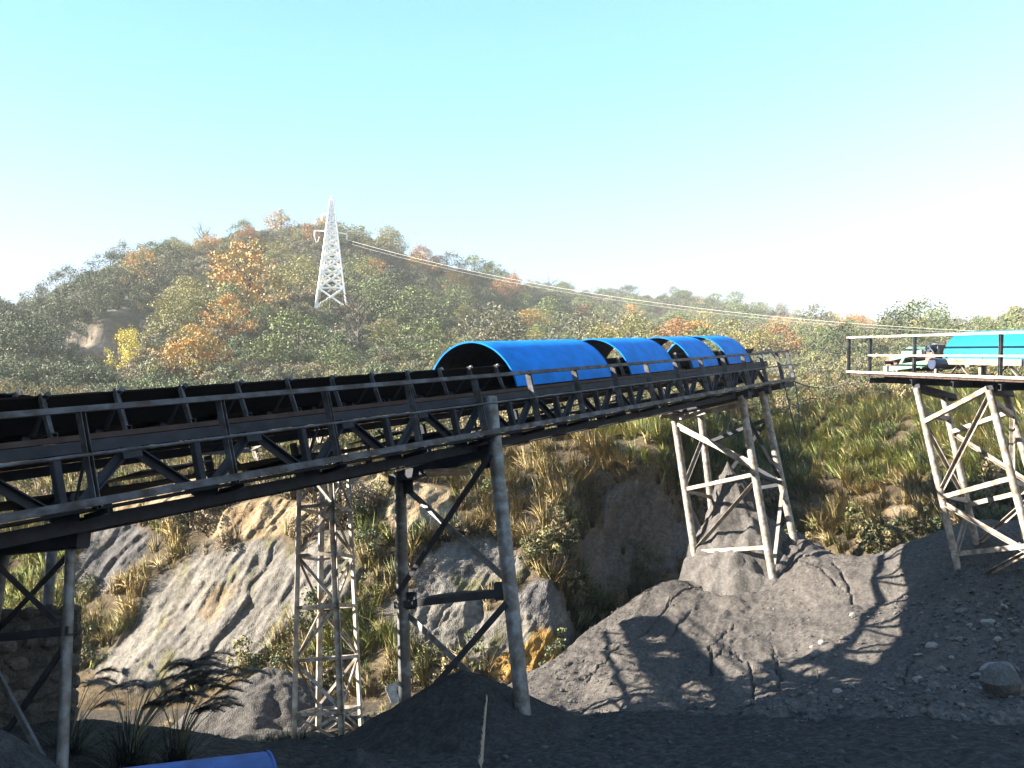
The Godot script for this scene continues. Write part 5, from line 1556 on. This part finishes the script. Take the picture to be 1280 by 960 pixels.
func build_reeds():
	var r := RandomNumberGenerator.new()
	r.seed = 61
	var reed_leaf := mat(Color(0.15, 0.15, 0.10), 0.8)
	var reed_plume := mat(Color(0.30, 0.27, 0.25), 0.9)
	var spots := [[Vector3(-5.0, 0.12, -10.9), 34, 0.95], [Vector3(-5.9, 0.25, -11.2), 5, 0.8], [Vector3(-4.6, 0.05, -11.4), 24, 0.85]]
	var labels := ["silvery plume reed clump leaning right beside the rubble wall", "short reed clump growing at the foot of the rubble wall", "plume reed clump nearest the sunlit coal heap behind it"]
	for n in spots.size():
		var sp = spots[n]
		var o := thing("plume_reed", labels[n], "reed", sp[0])
		var sc: float = sp[2]
		put(tuft_mesh(90 + n, 320, 0.006, 0.45, 1.25), "leaves", reed_leaf, o).scale = Vector3(1.15, 1.2, 1.15) * sc
		for i in sp[1]:
			var a := r.randf_range(-0.9, 0.6) if i % 4 else r.randf() * TAU
			var d := Vector3(cos(a), 0, sin(a) * 0.7).normalized()
			var hgt := r.randf_range(0.95, 1.6) * sc
			var lean := r.randf_range(0.15, 0.55)
			var pts := []
			var rr := []
			for k in 6:
				var t := k / 5.0
				pts.append(d * lean * t * t * hgt + Vector3(0, hgt * (t - 0.10 * t * t), 0))
				rr.append(0.008 - 0.004 * t)
			var stalk := put(tube_mesh(pts, rr, 5), "stalk", reed_leaf, o)
			var st := SurfaceTool.new()
			st.begin(Mesh.PRIMITIVE_TRIANGLES)
			plume_into(st, pts[5], (d + Vector3(0, 0.35, 0)).normalized(), r.randf_range(0.38, 0.6) * sc, r)
			put(st.commit(), "plume", reed_plume, stalk)
	# one pale seeding stem in front of the black cone
	var g := thing("seed_stem", "single pale grass seed stem standing before the black cone", "grass stem", Vector3(-0.46, -0.2, -7.0))
	put(tube_mesh([Vector3(0, 0, 0), Vector3(0.01, 0.5, 0), Vector3(0.035, 0.9, 0), Vector3(0.10, 1.27, 0)], [0.007, 0.006, 0.005, 0.003], 5), "stalk", mat(Color(0.30, 0.26, 0.19), 0.8), g)
	var st := SurfaceTool.new()
	st.begin(Mesh.PRIMITIVE_TRIANGLES)
	for i in 260:
		var t := r.randf()
		var c := Vector3(0.025 + 0.075 * t, 0.78 + 0.49 * t, 0)
		var w := 0.028 * (1.0 - t * 0.75)
		var e := c + Vector3(r.randf_range(-1, 1) * w, 0.045, r.randf_range(-1, 1) * w)
		for v in [c - Vector3(0.004, 0, 0), e, c + Vector3(0.004, 0, 0.002)]:
			st.set_normal(Vector3(0, 0.3, 1))
			st.add_vertex(v)
	put(st.commit(), "seed_head", mat(Color(0.36, 0.31, 0.23), 0.9), g)

# ---------------------------------------------------------------- rocks and sundries
func heap_height(x: float, z: float) -> float:
	var best := 1e9
	var y := -9.0
	for i in range(0, heap_pos.size(), 3):
		var d: float = abs(heap_pos[i].x - x) + abs(heap_pos[i].z - z)
		if d < best:
			best = d
			y = heap_pos[i].y
	return y

func build_rocks():
	var shapes := []
	for i in 8:
		shapes.append(stone_mesh(40 + i, 0.72))
	var tones := []
	for c in [Color(0.168, 0.1652, 0.1624), Color(0.2352, 0.2296, 0.224), Color(0.1232, 0.1204, 0.1176), Color(0.28, 0.2632, 0.2408)]:
		tones.append(mat(c, 0.9, 0.0, M.stone.albedo_texture, M.stone.normal_texture, 1.6, 0.6))
	var labels := ["large pale angular boulder lying on the stony coal tip", "squared pale stone block lying at the foot of the stony coal tip"]
	for i in ROCKS.size():
		var q = ROCKS[i]
		var w: float = q[3] * 0.62
		var h: float = q[4] * 0.8
		var m: Material = tones[1] if i == 0 else tones[i % 4]
		var o := put(shapes[i % 8], "stone", m, self)
		if i == 1:
			o.material_override = tones[2]
			h *= 1.25
			w *= 1.15
		o.position = Vector3(q[0], heap_height(q[0], q[2]) + h * 0.25, q[2])
		o.scale = Vector3(w, h, w * 0.8)
		o.rotation = Vector3(rng.randf_range(-0.3, 0.3), rng.randf_range(-0.6, 0.6), rng.randf_range(-0.25, 0.25))
		if i < 2:
			tag(o, labels[i], "rock")
		elif i == 2 or i == 3 or i == 4:
			tag(o, "pale fist-like stone in the cluster left of the squared stone block", "rock", "stones left of the block")
		elif q[0] > 8.0:
			tag(o, "pale broken stone scattered on the shaded stony coal tip", "rock", "stones on the tip")
		else:
			tag(o, "small pale stone lying on the sunlit cracked heap", "rock", "stones on the heap")
	# rubble too small to count
	var spots := []
	for i in 16000:
		var k := rng.randi() % heap_pos.size()
		var p := heap_pos[k]
		var stony: float = smoothstep(8.2, 9.6, p.x + n_mid.get_noise_2d(p.x, p.z)) * smoothstep(-23.5, -21.5, p.z) * 1.0
		stony += 0.10 * smoothstep(0.1, 0.4, n_mid.get_noise_2d(p.x * 0.7 + 9.0, p.z * 0.7))
		stony += 0.5 * smoothstep(-18.0, -16.5, p.z)
		if rng.randf() > stony:
			continue
		var g := rng.randf_range(0.05, 0.16)
		var s := 0.016 + 0.06 * pow(rng.randf(), 3.0)
		spots.append([p + Vector3(rng.randf_range(-0.1, 0.1), s * 0.2, rng.randf_range(-0.1, 0.1)), s, Color(g, g * 0.98, g * 0.95)])
	for i in 7000:
		# clods of the heap's own crust
		var p := heap_pos[rng.randi() % heap_pos.size()]
		if n_mid.get_noise_2d(p.x * 0.9, p.z * 0.9 + 30.0) < -0.1 and rng.randf() < 0.8:
			continue
		var g := rng.randf_range(0.07, 0.14)
		spots.append([p + Vector3(rng.randf_range(-0.08, 0.08), 0.0, rng.randf_range(-0.08, 0.08)), 0.010 + 0.035 * pow(rng.randf(), 3.0), Color(g, g * 0.95, g * 0.92)])
	for i in 1500:
		var x := rng.randf_range(-9.0, 11.0)
		var z := rng.randf_range(-21.0, -8.0)
		if z < -17.5 and x > -1.0:
			continue
		var g := rng.randf_range(0.02, 0.09) if rng.randf() < 0.985 else 0.25
		var s := 0.015 + 0.06 * pow(rng.randf(), 3.0)
		spots.append([Vector3(x, ground_height(x, z) + 0.01, z), s, Color(g, g * 0.98, g * 0.96)])
	tag(scatter("rubble", shapes[3], M.stone, spots, 1.2), "loose stones and coal lumps strewn over heap and yard", "rubble").set_meta("kind", "stuff")

func build_small_things():
	# white board leaning by the far leg of the middle trestle
	var b := thing("white_board", "small white board leaning near the middle trestle's far leg", "board", Vector3(-2.87, 0.25, -18.8))
	var p := put(box_mesh(Vector3(-0.15, 0, -0.01), Vector3(0.15, 0.40, 0.01)), "panel", M.white_board, b)
	p.rotation = Vector3(-0.2, 0.3, 0.35)
	put(tube_mesh([Vector3(0.03, -0.7, -0.03), Vector3(-0.02, 0.3, -0.03)], [0.015, 0.015], 6), "stake", M.bark, b)
	# slack cables hanging from the head of the main conveyor and across to the other one
	var head := Vector3(-2.92, 4.138, -12.003) + Vector3(0.573, 0.252, -0.78).normalized() * 24.2
	var run := [
		[head + Vector3(-0.7, -0.15, 0.9), head + Vector3(0.1, -0.1, -0.1), 3.1, "black cable loop hanging below the conveyor head platform"],
		[head + Vector3(0.0, -0.1, 0.0), Vector3(10.7, 8.45, -25.2), 0.35, "thin cable slung between the two conveyor heads"]]
	for e in run:
		var pts := []
		var rr := []
		for i in 25:
			var t := i / 24.0
			pts.append((e[0] as Vector3).lerp(e[1], t) - Vector3(0, e[2] * 4.0 * t * (1.0 - t) * 0.75, 0))
			rr.append(0.025)
		tag(put(tube_mesh(pts, rr, 6), "hanging_cable", M.cable, self), e[3], "cable")
